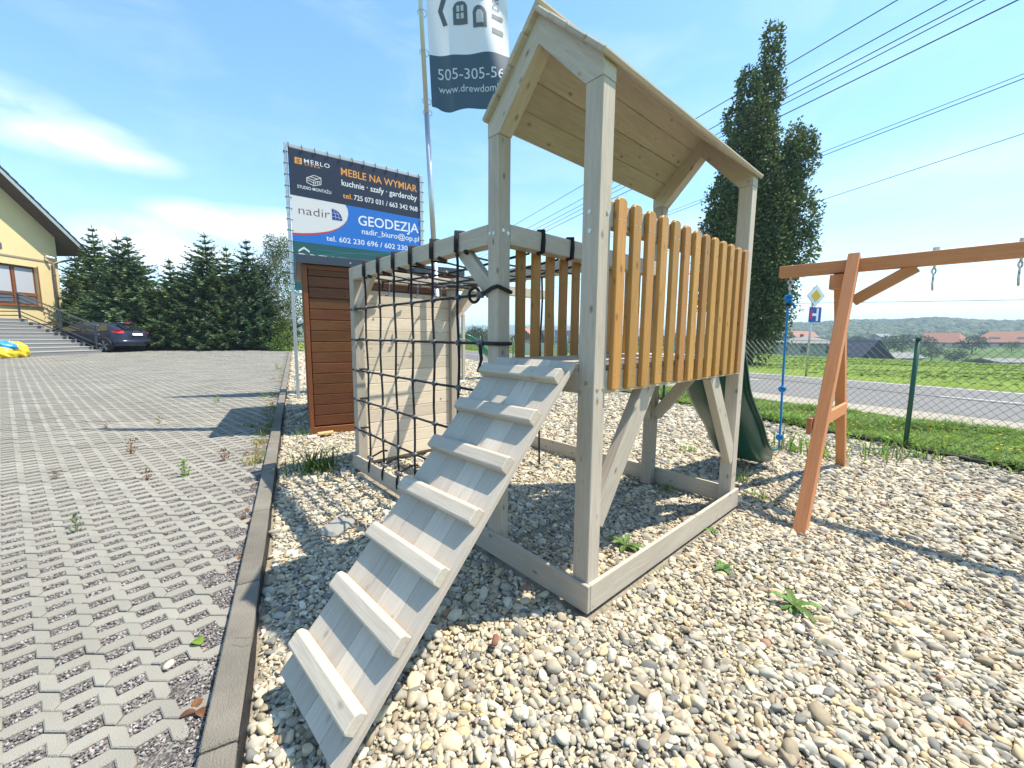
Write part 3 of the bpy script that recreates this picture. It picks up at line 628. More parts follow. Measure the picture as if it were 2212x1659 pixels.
for z in RH[:2]:
    x0, x1, y0, y1 = -.010, PS+.010, TW-PS-.010, TW+.010; q = 0.03 if z == RH[0] else 0.0
    tube('rope_lashing', [(-.012, 0.80, z), (x0-.002, y1-.01, z+q*.4), (x0-.002, TW-.05, z+q), (x0, y0+.005, z+q*1.2), (x0+.012, y0-.002, z+q*1.1), (x1-.01, y0-.002, z+q*.3)], 0.011, ROPE, tower)
    add('rope_joint', JM, Matrix.Translation((-.012, 0.80, z)) @ Matrix.Scale(1.1, 4), tower)
ring((-0.012, 0.862, 1.532), (1, 0.15, 0), 0.042, 0.0095, ROPE, 'rope_loop', tower)
tube('rope_tail', [(-.016, 0.80, 1.25), (-.022, 0.79, 1.205), (-.018, 0.785, 1.16), (-.02, 0.80, 1.12), (-.024, 0.812, 1.085)], [0.009, 0.011, 0.009, 0.008, 0.009], ROPE, tower)
# lying net across the top
XH = [0.26, 0.53, 0.80]; YH = [1.05, 1.33, 1.61, 1.89, 2.17, 2.45]
def sag(x, y): return 1.80-0.05*math.sin(math.pi*min(1, max(0, (x-.0)/1.16)))*math.sin(math.pi*min(1, max(0, (y-.75)/2)))
for x in XH:
    o = tube('net_rope', [(x+.08, TW-.09, 1.80), (x+.085, TW-.098, 1.90), (x+.085, TW-.06, 1.92), (x+.083, TW-.0, 1.918), (x+.08, TW+.012, 1.86), (x+.07, TW+.01, 1.80)] + [(x+.06*(1-t), TW+.05+t*1.80, sag(x, TW+.05+t*1.8)) for t in np.linspace(0, 1, 9)] + [(x, 2.66, 1.80), (x+.01, 2.70, 1.74), (x+.05, 2.71, 1.73)], RR, ROPE, tower)
    tube('rope_strap', [(x+.09, TW-.05, 1.795), (x+.088, TW-.098, 1.798), (x+.088, TW-.102, 1.86), (x+.088, TW-.098, 1.92), (x+.088, TW-.05, 1.925)], 0.012, ROPE, o)
    for y in YH: add('rope_joint', JM, Matrix.Translation((x+.03*(1-(y-.8)/1.8), y, sag(x, y))), o)
for y in YH:
    tube('net_rope', [(0.0, y+.02, 1.79), (0.05, y+.01, 1.788)] + [(x, y, sag(x, y)) for x in np.linspace(0.12, 1.02, 9)] + [(1.06, y, 1.79), (1.10, y-.03, 1.785)], .0065, ROPE, tower)
for x, y in ((0.30, 2.62), (0.60, 2.62), (0.86, 2.60), (0.98, 2.50)):
    tube('hook', [(x, y, 1.80), (x, y, 1.76), (x, y+.005, 1.70), (x-.015, y, 1.67), (x-.04, y-.0, 1.668)], 0.008, JOINT, tower)
tube('carabiner', [(2.419, 2.775, 1.80), (2.419, 2.775, 1.74), (2.430, 2.775, 1.70), (2.434, 2.775, 1.60), (2.419, 2.775, 1.575), (2.404, 2.775, 1.60), (2.408, 2.775, 1.70), (2.419, 2.775, 1.73)], 0.005, STEEL, tower)
tube('net_rope', wob((1.10, 0.82, 1.80), (1.10, 0.80, 0.30), 9, .006), 0.010, ROPE, tower)
tube('net_rope', wob((1.115, 1.4, 1.80), (1.10, 1.38, 0.15), 9, .006), RR, ROPE, tower)
# ramp
rx, ry, rz = -0.0677, 0.3233, 1.1845; r_d = Vector((-1.0986, 0, -1.1466)).normalized(); yaw_r = 0.0572
Rz = Matrix.Rotation(yaw_r, 3, 'Z'); r_d = Rz @ r_d; r_y = Rz @ Vector((0, 1, 0)); r_n = r_d.cross(r_y); r_n = r_n if r_n.z > 0 else -r_n
RL, RW = 1.588, 0.5153; ro = Vector((rx, ry, rz))
def rp(t, w, h): return ro + r_d*t + r_y*w + r_n*h
v1 = [rp(t, w, h) for (t, w, h) in ((0.06, -.19, -.0235), (0.06, .19, -.0235), (0.14, .19, -.0235), (0.14, -.19, -.0235), (0.06, -.19, -.06), (0.06, .19, -.06), (0.14, .19, -.06), (0.14, -.19, -.06))]
cube_f = [(0, 1, 2, 3), (7, 6, 5, 4), (0, 4, 5, 1), (1, 5, 6, 2), (2, 6, 7, 3), (3, 7, 4, 0)]
v2 = [p + r_d*0.75 for p in v1]; v3 = [p + r_d*1.30 for p in v1]
rv, rf = merge((v1, cube_f), (v2, cube_f), (v3, cube_f))
ramp = add('ramp', mesh('ramp', [p-ro for p in rv], rf, GREY), Matrix.Translation(ro), tower)
nb = 4; wbd = RW/nb
RAMPW = wood('ramp_wood', (0.53, 0.475, 0.395), (0.40, 0.35, 0.285), (0.18, 0.13, 0.09), knots=0.6)
for i in range(nb):
    w = -RW/2+wbd*(i+.5); add('ramp_board', box_mesh(RL, wbd-0.0012, 0.022, RAMPW, 0.0012), mtx(rp(RL/2+random.uniform(-.002, .002), w, -0.011), r_d, -r_n.cross(r_d)*-1, r_n), ramp)
def batten_mesh():
    l, w, h, c = RW-0.012, 0.068, 0.043, 0.012
    poly = [(-w/2, 0), (w/2, 0), (w/2, h-c*.4), (w/2-c*.5, h), (-w/2+c, h), (-w/2, h-c)]
    bm = bmesh.new(); n = len(poly); a = [bm.verts.new((-l/2, x, z)) for x, z in poly]; b = [bm.verts.new((l/2, x, z)) for x, z in poly]
    bm.faces.new(a[::-1]); bm.faces.new(b); [bm.faces.new((a[i], a[(i+1) % n], b[(i+1) % n], b[i])) for i in range(n)]
    bmesh.ops.recalc_face_normals(bm, faces=list(bm.faces)); bmesh.ops.bevel(bm, geom=list(bm.edges), offset=0.003, segments=1, affect='EDGES'); return bm_mesh('batten', bm, RAMPW)
BAT = batten_mesh()
for i in range(7):
    t_ = 0.135-0.034+i*0.2275
    add('batten', BAT, mtx(rp(t_, 0.010+random.uniform(-.004, .004), 0.0006), r_y, r_n.cross(r_y), r_n) @ Matrix.Rotation(random.uniform(-.008, .008), 4, 'Z'), ramp)
for i in range(4): add('bolt', SCREW, mtx(rp(0.055, -RW/2+wbd*(i+.5), 0.001), r_d, r_n.cross(r_d), r_n), ramp)
# slide
SLIDE = mat('green_plastic', (0.009, 0.075, 0.055), 0.28, var=0.15, vscale=4)
def slide_mesh(y0, y1, prof, wall=0.11):
    sec = [(y0-.03, wall-.02), (y0-.03, wall), (y0, wall+.004), (y0+.012, wall-.02), (y0+.02, .02), (y0+.06, 0), (y1-.06, 0), (y1-.02, .02), (y1-.012, wall-.02), (y1, wall+.004), (y1+.03, wall), (y1+.03, wall-.02)]
    vs, fs = [], []; m = len(sec)
    for i, (x, z) in enumerate(prof):
        x2, z2 = prof[min(i+1, len(prof)-1)]; x1, z1 = prof[max(i-1, 0)]; d = Vector((x2-x1, 0, z2-z1)).normalized(); nn = Vector((-d.z, 0, d.x))
        for (y, h) in sec: p = Vector((x, y, z))+nn*h; vs.append(p)
    for i in range(len(prof)-1):
        for k in range(m-1): fs.append((i*m+k, i*m+k+1, (i+1)*m+k+1, (i+1)*m+k))
    return vs, fs
kp = [(1.80, 1.17), (1.92, 1.13), (2.02, .98), (2.15, .76), (2.35, .58), (2.55, .42), (2.72, .24), (2.85, .13), (3.0, .07), (3.2, .045)]
prof = []
for i in range(len(kp)-1):
    p0, p1, p2, p3 = (Vector(kp[max(i-1, 0)]), Vector(kp[i]), Vector(kp[i+1]), Vector(kp[min(i+2, len(kp)-1)]))
    for q in range(3): u = q/3; prof.append(tuple(0.5*((2*p1)+(p2-p0)*u+(2*p0-5*p1+4*p2-p3)*u*u+(3*p1-p0-3*p2+p3)*u**3)))
prof.append(kp[-1])
v, f = slide_mesh(0.10, 0.56, prof, 0.155)
sl = add('slide', mesh('slide', v, f, SLIDE, True), None, tower); md = sl.modifiers.new('thick', 'SOLIDIFY'); md.thickness = 0.008; md.offset = 0

# ------------------------------------------------------------------ swing set
SX = 2.80
swing = thing('swing_set', (SX, -0.4, 0), 'orange-brown wooden swing frame with A legs and a long top beam', 'swing set')
blk('top_beam', (SX-.045, -3.6, 1.832), (SX+.045, 0.070, 1.928), TERRA, swing)
beam('leg', (1.745, -0.455, -0.03), (SX-.02, -0.440, 1.955), 0.075, 0.085, TERRA, swing)
beam('leg', (3.845, -0.345, -0.03), (SX+.03, -0.350, 1.86), 0.075, 0.085, TERRA, swing)
beam('crossbar', (2.24, -0.392, 0.655), (3.40, -0.392, 0.655), 0.028, 0.10, TERRA, swing)
beam('cross_block', (2.20, -0.36, 0.64), (2.40, -0.36, 0.64), 0.03, 0.12, TERRA, swing)
blk('spacer_block', (SX-.065, -0.395, 1.70), (SX+.04, -0.30, 1.815), TERRA, swing)
beam('brace', (SX+.0, -0.455, 1.60), (SX+.0, -0.80, 1.83), 0.05, 0.08, TERRA, swing)
add('bolt', SCREW, mtx((SX-.072, -0.44, 1.885), (0, 1, 0), (0, 0, 1), (-1, 0, 0)), swing)
for y in (-0.893, -1.285, -1.9):
    tube('eye_bolt', [(SX, y, 1.955), (SX, y, 1.80)], 0.007, STEEL, swing); tube('nut', [(SX, y, 1.93), (SX, y, 1.955)], 0.020, STEEL, swing, 6, False)
    ring((SX, y, 1.788), (0.5, 1, 0), 0.020, 0.0055, STEEL, 'ring', swing)
    tube('hook', [(SX, y, 1.772), (SX+.008, y, 1.75), (SX+.009, y, 1.70), (SX, y-.004, 1.655), (SX-.009, y, 1.70), (SX-.008, y, 1.74)], 0.006, STEEL, swing)
tube('eye_bolt', [(SX, -0.012, 1.935), (SX, -.012, 1.80)], 0.007, STEEL, swing); ring((SX, -.012, 1.79), (1, 1, 0), 0.020, 0.0055, STEEL, 'ring', swing)
BLUE = mat('blue_rope', (0.015, 0.27, 0.68), 0.6, bump=0.6, bscale=300)
rope = thing('climbing_rope', (SX, -0.012, 1.79), 'blue knotted climbing rope hanging from the end of the swing beam', 'rope')
tube('shackle', [(SX+.008, -.012, 1.785), (SX+.012, -.012, 1.74), (SX, -.012, 1.705), (SX-.012, -.012, 1.74), (SX-.008, -.012, 1.785)], 0.006, STEEL, rope)
rp_ = [(SX, -.012, 1.70), (SX-.006, -.008, 1.62), (SX-.002, -.012, 1.5), (SX, -.013, 1.2), (SX+.002, -.018, .95), (SX, -.022, .84), (SX-.004, -.026, .70), (SX+.006, -.030, .55), (SX, -.033, .40), (SX, -.036, .29)]
tube('strand', rp_, 0.0095, BLUE, rope)
def knot(p, s):
    pts = [Vector(p)+Vector((math.sin(2*a)*1.0+math.sin(3*a)*.3, math.cos(a)*1.2, math.sin(a)*1.0+math.cos(2*a)*.4))*s*0.62 for a in np.linspace(0, 6.283, 20)]
    return tube('knot', pts, 0.0125, BLUE, rope)
knot((SX, -.022, .845), .025); knot((SX, -.033, .40), .025); knot((SX-.004, -.010, 1.66), .026); knot((SX-.004, -.012, 1.63), .020)
tube('band', [(SX, -.012, 1.605), (SX, -.012, 1.585)], 0.028, ROPE, rope)
tube('tail', [(SX, -.014, 1.63), (SX+.02, -.045, 1.60), (SX+.02, -.060, 1.56)], 0.011, BLUE, rope)

# ------------------------------------------------------------------ brown garden shed
kx = Vector((0.9697, -0.2445, 0)); kd3 = Vector((0.2445, 0.9697, 0)); zz = Vector((0, 0, 1))
SO = Vector((0.060, 4.494, 0.0)); SWD, SDP, SH = 2.03, 1.9, 2.166
shed = thing('garden_shed', SO, 'brown wooden garden shed with a dark flat metal roof edge', 'shed')
def sp3(s, d, z): return SO+kx*s+kd3*d+zz*z
nb = 15; bh = (SH-0.11)/nb
for i in range(nb):
    z = 0.11+bh*(i+.5); beam('wall_board', sp3(0.055, 0.018, z), sp3(SWD-.055, 0.018, z), 0.02, bh-0.006, SHEDW, shed, ch=0.005)
    beam('wall_board', sp3(0.018, 0.06, z), sp3(0.018, SDP, z), 0.02, bh-0.006, SHEDW, shed, ch=0.005)
core = [sp3(a, b, c) for c in (0.02, SH-.01) for a, b in ((.04, .04), (SWD-.04, .04), (SWD-.04, SDP), (.04, SDP))]
add('wall_core', mesh('wall_core', core, [(0, 3, 2, 1), (4, 5, 6, 7), (0, 1, 5, 4), (1, 2, 6, 5), (2, 3, 7, 6), (3, 0, 4, 7)], mat('shed_core', (0.03, 0.012, 0.006), 0.9)), None, shed)
SHEDT = wood('shed_trim', (0.25, 0.095, 0.032), (0.16, 0.055, 0.018), (0.06, 0.02, 0.01), rough=0.5)
for s in (0.022, SWD-.022): beam('corner_trim', sp3(s, 0.0, 0.09), sp3(s, 0.0, SH), 0.022, 0.052, SHEDT, shed, upv=kx)
beam('corner_trim', sp3(-.004, 0.034, 0.09), sp3(-.004, 0.034, SH), 0.05, 0.02, SHEDT, shed, upv=kx)
beam('base_board', sp3(-.01, 0.004, 0.045), sp3(SWD+.01, 0.004, 0.045), 0.03, 0.10, SHEDT, shed)
beam('top_trim', sp3(0.05, -.004, SH-.03), sp3(SWD-.05, -.004, SH-.03), 0.02, 0.055, SHEDT, shed)
ANTH = mat('anthracite_sheet', (0.045, 0.06, 0.08), 0.42, 0.2)
beam('fascia', sp3(-.075, -.07, SH+.050), sp3(SWD+.085, -.07, SH+.050), 0.012, 0.105, ANTH, shed)
beam('fascia', sp3(-.07, -.063, SH+.050), sp3(-.07, SDP+.08, SH+.050), 0.012, 0.105, ANTH, shed)
vs = [sp3(a, b, c) for c in (SH+.004, SH+.096) for a, b in ((-.062, -.062), (SWD+.075, -.062), (SWD+.075, SDP+.08), (-.062, SDP+.08))]
add('roof', mesh('roof', vs, [(0, 3, 2, 1), (4, 5, 6, 7), (0, 1, 5, 4), (1, 2, 6, 5), (2, 3, 7, 6), (3, 0, 4, 7)], ANTH), None, shed)
add('rivet', SCREW, mtx(sp3(0.55, -.0765, SH+.045), tuple(kx), (0, 0, 1), tuple(-kd3)), shed)

# ------------------------------------------------------------------ lettering helper
def text_poly(body, bold=0.0, align='LEFT', shear=0.0, spacing=1.0):
    cu = bpy.data.curves.new('lettering', 'FONT'); cu.body = body; cu.size = 1; cu.offset = bold; cu.align_x = align; cu.resolution_u = 3; cu.shear = shear; cu.space_character = spacing
    ob = bpy.data.objects.new('lettering', cu); me = bpy.data.meshes.new_from_object(ob); bpy.data.objects.remove(ob); bpy.data.curves.remove(cu)
    vs = np.array([v.co[:2] for v in me.vertices]) if len(me.vertices) else np.zeros((0, 2)); fs = [tuple(p.vertices) for p in me.polygons]; bpy.data.meshes.remove(me); return vs, fs
BO = Vector((0.82, 7.62, 0.0)); BN = -kd3
def bpt(s, z, h=0.0): return BO+kx*s+zz*z+BN*h
board = thing('billboard', BO, 'tall steel framed billboard banner with furniture and surveying adverts', 'billboard')
NAVY = mat('navy_print', (0.012, 0.022, 0.052), 0.5); BLUEP = mat('blue_print', (0.012, 0.16, 0.56), 0.5); TEAL = mat('teal_print', (0.012, 0.095, 0.10), 0.5); ORNG = mat('orange_print', (0.83, 0.36, 0.07), 0.5)
REDP = mat('red_print', (0.55, 0.05, 0.03), 0.5); BROWNP = mat('umber_print', (0.13, 0.045, 0.05), 0.5); DKBLUE = mat('deep_blue_print', (0.012, 0.05, 0.28), 0.5); LTEAL = mat('pale_teal_print', (0.05, 0.2, 0.2), 0.5); OFFW = mat('off_white_print', (0.72, 0.70, 0.68), 0.55)
zl = (4.745, 3.905, 3.065, 2.15); zr_ = (4.640, 3.800, 3.020, 2.12); sL, sR = -0.055, 2.410
BAN = add('banner', mesh('banner', [bpt(sL, zl[0], .0)-BO, bpt(sR, zr_[0], .0)-BO, bpt(sR, zr_[3], .0)-BO, bpt(sL, zl[3], .0)-BO, bpt(sL, zl[0], -.004)-BO, bpt(sR, zr_[0], -.004)-BO, bpt(sR, zr_[3], -.004)-BO, bpt(sL, zl[3], -.004)-BO],
    [(0, 3, 2, 1), (4, 5, 6, 7), (0, 1, 5, 4), (1, 2, 6, 5), (2, 3, 7, 6), (3, 0, 4, 7)], OFFW), Matrix.Translation(BO), board)
def bpoly(name, pts, m, h):
    return add(name, mesh(name, [bpt(s, z, h)-BO for s, z in pts], [tuple(range(len(pts)))[::-1]], m), Matrix.Translation(BO), BAN)
bpoly('navy_panel', [(sL, zl[0]), (sR, zr_[0]), (sR, zr_[1]), (sL, zl[1])], NAVY, .0008)
oval = [(0.60, 3.905-.84*.0), (0.905, 3.872), (0.950, 3.78), (0.958, 3.69), (0.93, 3.58), (0.87, 3.49), (0.76, 3.40), (0.61, 3.325), (0.45, 3.28), (0.28, 3.245), (0.1, 3.222), (sL, 3.214)]
edge_t = lambda s: zl[1]+(zr_[1]-zl[1])*(s-sL)/(sR-sL)
oval[0] = (0.88, edge_t(0.88)); oval = [oval[0]] + oval[1:]
bpoly('blue_panel', [(0.88, edge_t(.88)), (sR, zr_[1]), (sR, zr_[2]), (sL, zl[2])] + oval[::-1][:-1], BLUEP, .0008)
red = [(s, z) for s, z in oval[4:]]; bpoly('red_line', red + [(s+.012*(1 if s > .5 else 0), z-0.035*min(1, max(0, (0.93-s)/.5))) for s, z in red[::-1]], REDP, .0016)
bpoly('teal_panel', [(sL, zl[2]), (sR, zr_[2]), (sR, zr_[3]), (sL, zl[3])], TEAL, .0008)
for q in range(3): bpoly('contour_line', [(s, 2.99-.09*q-.05*math.sin(s*(2+q)+q)+.0) for s in np.linspace(0.35, 2.35, 24)] + [(s, 2.982-.09*q-.05*math.sin(s*(2+q)+q)) for s in np.linspace(2.35, 0.35, 24)], LTEAL, .0016)
def btext(body, a, b, top, m, bold=0.0, shear=0.0, h=.0018, parent=None, spacing=1.0):
    """baseline from a to b on the banner, cap height reaching top"""
    vs, fs = text_poly(body, bold, 'LEFT', shear, spacing); lo, hi = vs.min(0), vs.max(0); n0 = (vs[:, 0]-lo[0])/(hi[0]-lo[0]); ch = 0.70
    pts = []
    for u, y in zip(n0, vs[:, 1]):
        s = a[0]+(b[0]-a[0])*u; z = a[1]+(b[1]-a[1])*u + y/ch*top; pts.append(bpt(s, z, h)-BO)
    return add('lettering', mesh('lettering', pts, fs, m), Matrix.Translation(BO), BAN)
bpoly('logo_tile', [(0.053, 4.592), (0.173, 4.588), (0.170, 4.478), (0.050, 4.482)], ORNG, .0016)
hexa = [(0.111+.042*math.cos(a), 4.535+.042*math.sin(a)) for a in np.linspace(0.52, 6.8, 7)]
bpoly('logo_mark', hexa[:-1] + [(0.111+.034*math.cos(a), 4.535+.034*math.sin(a)) for a in np.linspace(6.8, 0.52, 7)], BROWNP, .0024)
btext('S', (0.093, 4.512), (0.130, 4.512), .046, BROWNP, .02, h=.0024)
btext('MEBLO', (0.208, 4.518), (0.650, 4.502), .075, WHITE, 0.005, spacing=1.2); btext('SFERA', (0.214, 4.474), (0.482, 4.460), .037, ORNG, 0.012, spacing=1.5)
bx = [((0.24, 4.255), (0.365, 4.320)), ((0.365, 4.320), (0.487, 4.292)), ((0.487, 4.292), (0.357, 4.228)), ((0.24, 4.255), (0.357, 4.228)), ((0.24, 4.255), (0.240, 4.170)), ((0.24, 4.170), (0.357, 4.128)), ((0.357, 4.228), (0.357, 4.128)), ((0.487, 4.292), (0.482, 4.172)), ((0.482, 4.172), (0.357, 4.128)), ((0.30, 4.285), (0.424, 4.262)), ((0.245, 4.215), (0.30, 4.205)), ((0.30, 4.205), (0.357, 4.175)), ((0.38, 4.20), (0.385, 4.165)), ((0.38, 4.2), (0.42, 4.215)), ((0.42, 4.215), (0.42, 4.17)), ((0.42, 4.215), (0.455, 4.225)), ((0.455, 4.225), (0.455, 4.185))]
vs, fs = [], []
for a, b in bx:
    d = Vector((b[0]-a[0], b[1]-a[1])).normalized()*.006; nrm = Vector((-d.y, d.x)); o_ = len(vs)
    vs += [bpt(a[0]-d.x+nrm.x, a[1]-d.y+nrm.y, .0018)-BO, bpt(b[0]+d.x+nrm.x, b[1]+d.y+nrm.y, .0018)-BO, bpt(b[0]+d.x-nrm.x, b[1]+d.y-nrm.y, .0018)-BO, bpt(a[0]-d.x-nrm.x, a[1]-d.y-nrm.y, .0018)-BO]; fs.append((o_, o_+1, o_+2, o_+3))
add('logo_mark', mesh('logo_mark', vs, fs, OFFW), Matrix.Translation(BO), BAN)
btext('STUDIO MONTAŻU', (0.073, 4.047), (0.658, 4.025), .056, WHITE, .006)
btext('MEBLE NA WYMIAR', (0.850, 4.418), (2.349, 4.342), .138, ORNG, .007)
btext('kuchnie · szafy · garderoby', (0.854, 4.224), (2.346, 4.165), .112, WHITE, .010)
btext('tel.', (0.867, 3.991), (1.045, 3.987), .095, ORNG, .010); btext('725 073 031 / 663 342 968', (1.075, 3.986), (2.354, 3.945), .095, WHITE, .009)
btext('nadir', (0.076, 3.577), (0.619, 3.567), .155, BROWNP, -0.012)
arcp = [(0.654, 3.757)] + [(0.654+.19*math.sin(a), 3.545+.212*math.cos(a)) for a in np.linspace(0, 1.57, 10)] + [(0.656, 3.545)]
bpoly('logo_globe', arcp, DKBLUE, .0016)
for k in (0.35, 0.68): bpoly('globe_line', [(0.655+.19*k*math.sin(a), 3.545+.212*math.cos(a)) for a in np.linspace(0, 1.5, 8)] + [(0.655+.19*k*math.sin(a)+.006, 3.545+.212*math.cos(a)) for a in np.linspace(1.5, 0, 8)], OFFW, .0024); bpoly('globe_line', [(0.655, 3.545+.2*k), (0.655+.19*math.sqrt(1-k*k), 3.545+.2*k-.02), (0.655+.19*math.sqrt(1-k*k), 3.539+.2*k-.02), (0.655, 3.539+.2*k)], OFFW, .0024)
btext('GEODEZJA', (1.142, 3.512), (2.372, 3.500), .190, WHITE, .010)
btext('nadir_biuro@op.pl', (1.203, 3.345), (2.376, 3.318), .108, WHITE, .007)
btext('tel. 602 230 696 / 602 230', (0.535, 3.137), (2.126, 3.107), .100, WHITE, .009)
bpoly('chevron', [(0.040, 2.905), (0.135, 2.975), (0.230, 2.905), (0.230, 2.868), (0.135, 2.935), (0.040, 2.868)], OFFW, .0016)
btext('DREWDOMKI', (0.04, 2.66), (1.6, 2.63), .19, OFFW, .009)
FRAMEM = mat('galvanised_frame', (0.50, 0.53, 0.54), 0.45, 0.6)
beam('post', bpt(-.095, -.1, -.04), bpt(-.095, 4.83, -.04), 0.06, 0.06, FRAMEM, board, upv=kx); beam('post', bpt(2.45, -.1, -.04), bpt(2.45, 4.70, -.04), 0.06, 0.06, FRAMEM, board, upv=kx)
beam('frame_bar', bpt(-.063, 4.795, -.04), bpt(2.418, 4.675, -.04), 0.05, 0.06, FRAMEM, board); beam('frame_bar', bpt(-.063, 2.07, -.04), bpt(2.418, 2.04, -.04), 0.05, 0.06, FRAMEM, board)
beam('frame_bar', bpt(-.063, 1.2, -.04), bpt(2.418, 1.2, -.04), 0.05, 0.06, FRAMEM, board)
beam('stay', bpt(-.09, 2.0, -.075), bpt(-.09, 0.05, -1.1), 0.05, 0.05, FRAMEM, board, upv=kx); beam('stay', bpt(2.44, 2.0, -.075), bpt(2.44, 0.05, -1.1), 0.05, 0.05, FRAMEM, board, upv=kx)
def tie(a, b): tube('tie', [a+BN*.004, (a+b)/2+BN*.02, b+BN*.014, b-BN*.08], 0.006, ROPE, board, 5)
for i in range(12):
    t_ = i/11; tie(bpt(sL+.02+(sR-sL-.04)*t_, zl[0]-.025+(zr_[0]-zl[0])*t_), bpt(sL+.01+(sR-sL-.03)*t_, 4.83+(4.71-4.83)*t_))
for i in range(13):
    z = 4.65-i*.2; tie(bpt(sL+.025, z), bpt(-.13, z+.01)); tie(bpt(sR-.025, z-.1), bpt(2.49, z-.09))

# ------------------------------------------------------------------ flagpole with banner flag
flagpole = thing('flagpole', (1.66, 3.83, 0), 'tall leaning galvanised flagpole with a white and slate blue banner flag', 'flagpole')
def pole_at(z): t = z/5.573; return Vector((1.66-.179*t, 3.83+.162*t, z))
tube('pole', [pole_at(0), pole_at(2.45)], 0.040, STEEL, flagpole, 14); tube('pole', [pole_at(2.40), pole_at(4.2)], 0.034, STEEL, flagpole, 14); tube('pole', [pole_at(4.2), pole_at(8.6)], 0.030, STEEL, flagpole, 14)
tube('sleeve', [pole_at(2.38), pole_at(2.50)], 0.043, STEEL, flagpole, 14)
FDv = Vector((0.741, -0.671, 0)); FNv = Vector((-0.671, -0.741, 0))
def flag_pt(u, z, h=0.0):
    # u metres from the hoist, z height; soft folds grow towards the fly and the foot
    p = pole_at(z) + FDv*(0.075+u*0.985)
    w = 0.055*math.sin(u*5.2+z*0.9)*min(1, u/.25) + 0.03*math.sin(u*11+z*2.3)*min(1, u/.3) + 0.05*max(0, u-.55)*math.sin(z*3.1)+0.035*math.exp(-((u-.07)/.035)**2)*max(0, 5.0-z)
    foot = -0.05*math.sin(u*3.0)-0.02*math.sin(u*9)
    return p + FNv*(w+h) + Vector((0, 0, foot*max(0, min(1, (5.0-z)/.7))))
FW = mat('flag_white', (0.72, 0.74, 0.78), 0.6, trans=0.35); FS = mat('flag_slate', (0.055, 0.095, 0.135), 0.6, trans=0.25); FLET = mat('flag_letter', (0.68, 0.70, 0.75), 0.6, trans=0.2); FDK = mat('flag_grey', (0.12, 0.14, 0.16), 0.6, trans=0.2)
nu, nv = 44, 90; z_top, z_bot = 8.35, 4.30; U = 1.06
vs = [flag_pt(U*i/nu, z_top+(z_bot-z_top)*j/nv) for j in range(nv+1) for i in range(nu+1)]
fs = [(j*(nu+1)+i, (j+1)*(nu+1)+i, (j+1)*(nu+1)+i+1, j*(nu+1)+i+1) for j in range(nv) for i in range(nu)]
fm = mesh('flag', vs, fs, [FW, FS], True); zb = lambda u: 4.945-.02*math.sin(u*5)-.06*max(0, u-.7)
mi = []
for j in range(nv):
    for i in range(nu): mi.append(1 if z_top+(z_bot-z_top)*(j+.5)/nv < 4.94 else 0)
fm.polygons.foreach_set('material_index', mi)
FLAG = add('flag', fm, None, flagpole)
def flag_shape(name, polys, m, h=0.006):
    bm = bmesh.new()
    for pl_ in polys:
        try: bm.faces.new([bm.verts.new((x, y, 0)) for x, y in pl_])
        except Exception: pass
    bmesh.ops.triangulate(bm, faces=list(bm.faces))
    for _ in range(3):
        es = [e for e in bm.edges if e.calc_length() > 0.035]
        if not es: break
        bmesh.ops.subdivide_edges(bm, edges=es, cuts=1); bmesh.ops.triangulate(bm, faces=list(bm.faces))
    for v in bm.verts: v.co = flag_pt(v.co.x, v.co.y, h)
    return add(name, bm_mesh(name, bm, m, True), None, FLAG)
def flag_text(body, u0, u1, z, cap, m, bold=0.0, drop=0.0):
    vs, fs = text_poly(body, bold); lo, hi = vs.min(0), vs.max(0)
    P = [(u0+(u1-u0)*(x-lo[0])/(hi[0]-lo[0]), z+y/.70*cap-drop*(x-lo[0])/(hi[0]-lo[0])) for x, y in vs]
    return flag_shape('lettering', [[P[i] for i in f] for f in fs], m)
flag_text('505-305-56', 0.10, 0.99, 4.66, 0.125, FLET, .0, .03); flag_text('www.drewdomki.', 0.10, 0.99, 4.51, 0.085, FLET, .0, .03)
px = lambda zx: (884.8+zx*.25-918)*.00595; pz = lambda zy: 5.573-zy*.25*.00554
flag_shape('chevron', [[(px(230), pz(95)), (px(285), pz(-60)), (px(325), pz(-45)), (px(272), pz(98)), (px(312), pz(218)), (px(272), pz(228))]], FDK)
def arch(cx0, cx1, y0, y1, hole=None):
    """rounded-top block lying on its side; returned as quads round an opening"""
    return [(px(cx0), pz(y1)), (px(cx1), pz(y1)), (px(cx1), pz(y0+50)), (px(cx1-18), pz(y0+15)), (px(cx1-45), pz(y0)), (px(cx0+45), pz(y0)), (px(cx0+18), pz(y0+15)), (px(cx0), pz(y0+50))]
flag_shape('emblem', [arch(362, 490, 20, 215)], FDK)
for a, b in (((395, 55), (420, 105)), ((432, 55), (458, 105)), ((392, 118), (418, 165)), ((430, 118), (458, 165))): flag_shape('emblem_pane', [[(px(a[0]), pz(a[1])), (px(b[0]), pz(a[1])), (px(b[0]), pz(b[1])), (px(a[0]), pz(b[1]))]], FW, .010)
flag_shape('emblem', [arch(538, 658, 75, 258)], FDK); flag_shape('emblem_pane', [[(px(566), pz(222)), (px(630), pz(222)), (px(630), pz(140)), (px(612), pz(112)), (px(584), pz(112)), (px(566), pz(140))]], FW, .010)
flag_shape('emblem', [[(px(540), pz(-130)), (px(660), pz(-130)), (px(655), pz(0)), (px(625), pz(22)), (px(570), pz(22)), (px(545), pz(0))]], FDK); flag_shape('emblem_pane', [[(px(570), pz(-120)), (px(630), pz(-120)), (px(625), pz(-20)), (px(575), pz(-20))]], FW, .010)
for y0, y1 in ((108, 150), (238, 290)): flag_shape('emblem', [[(px(705), pz(y0)), (px(790), pz(y0+2)), (px(800), pz(y0+20)), (px(795), pz(y1)), (px(705), pz(y1-4))]], FDK)
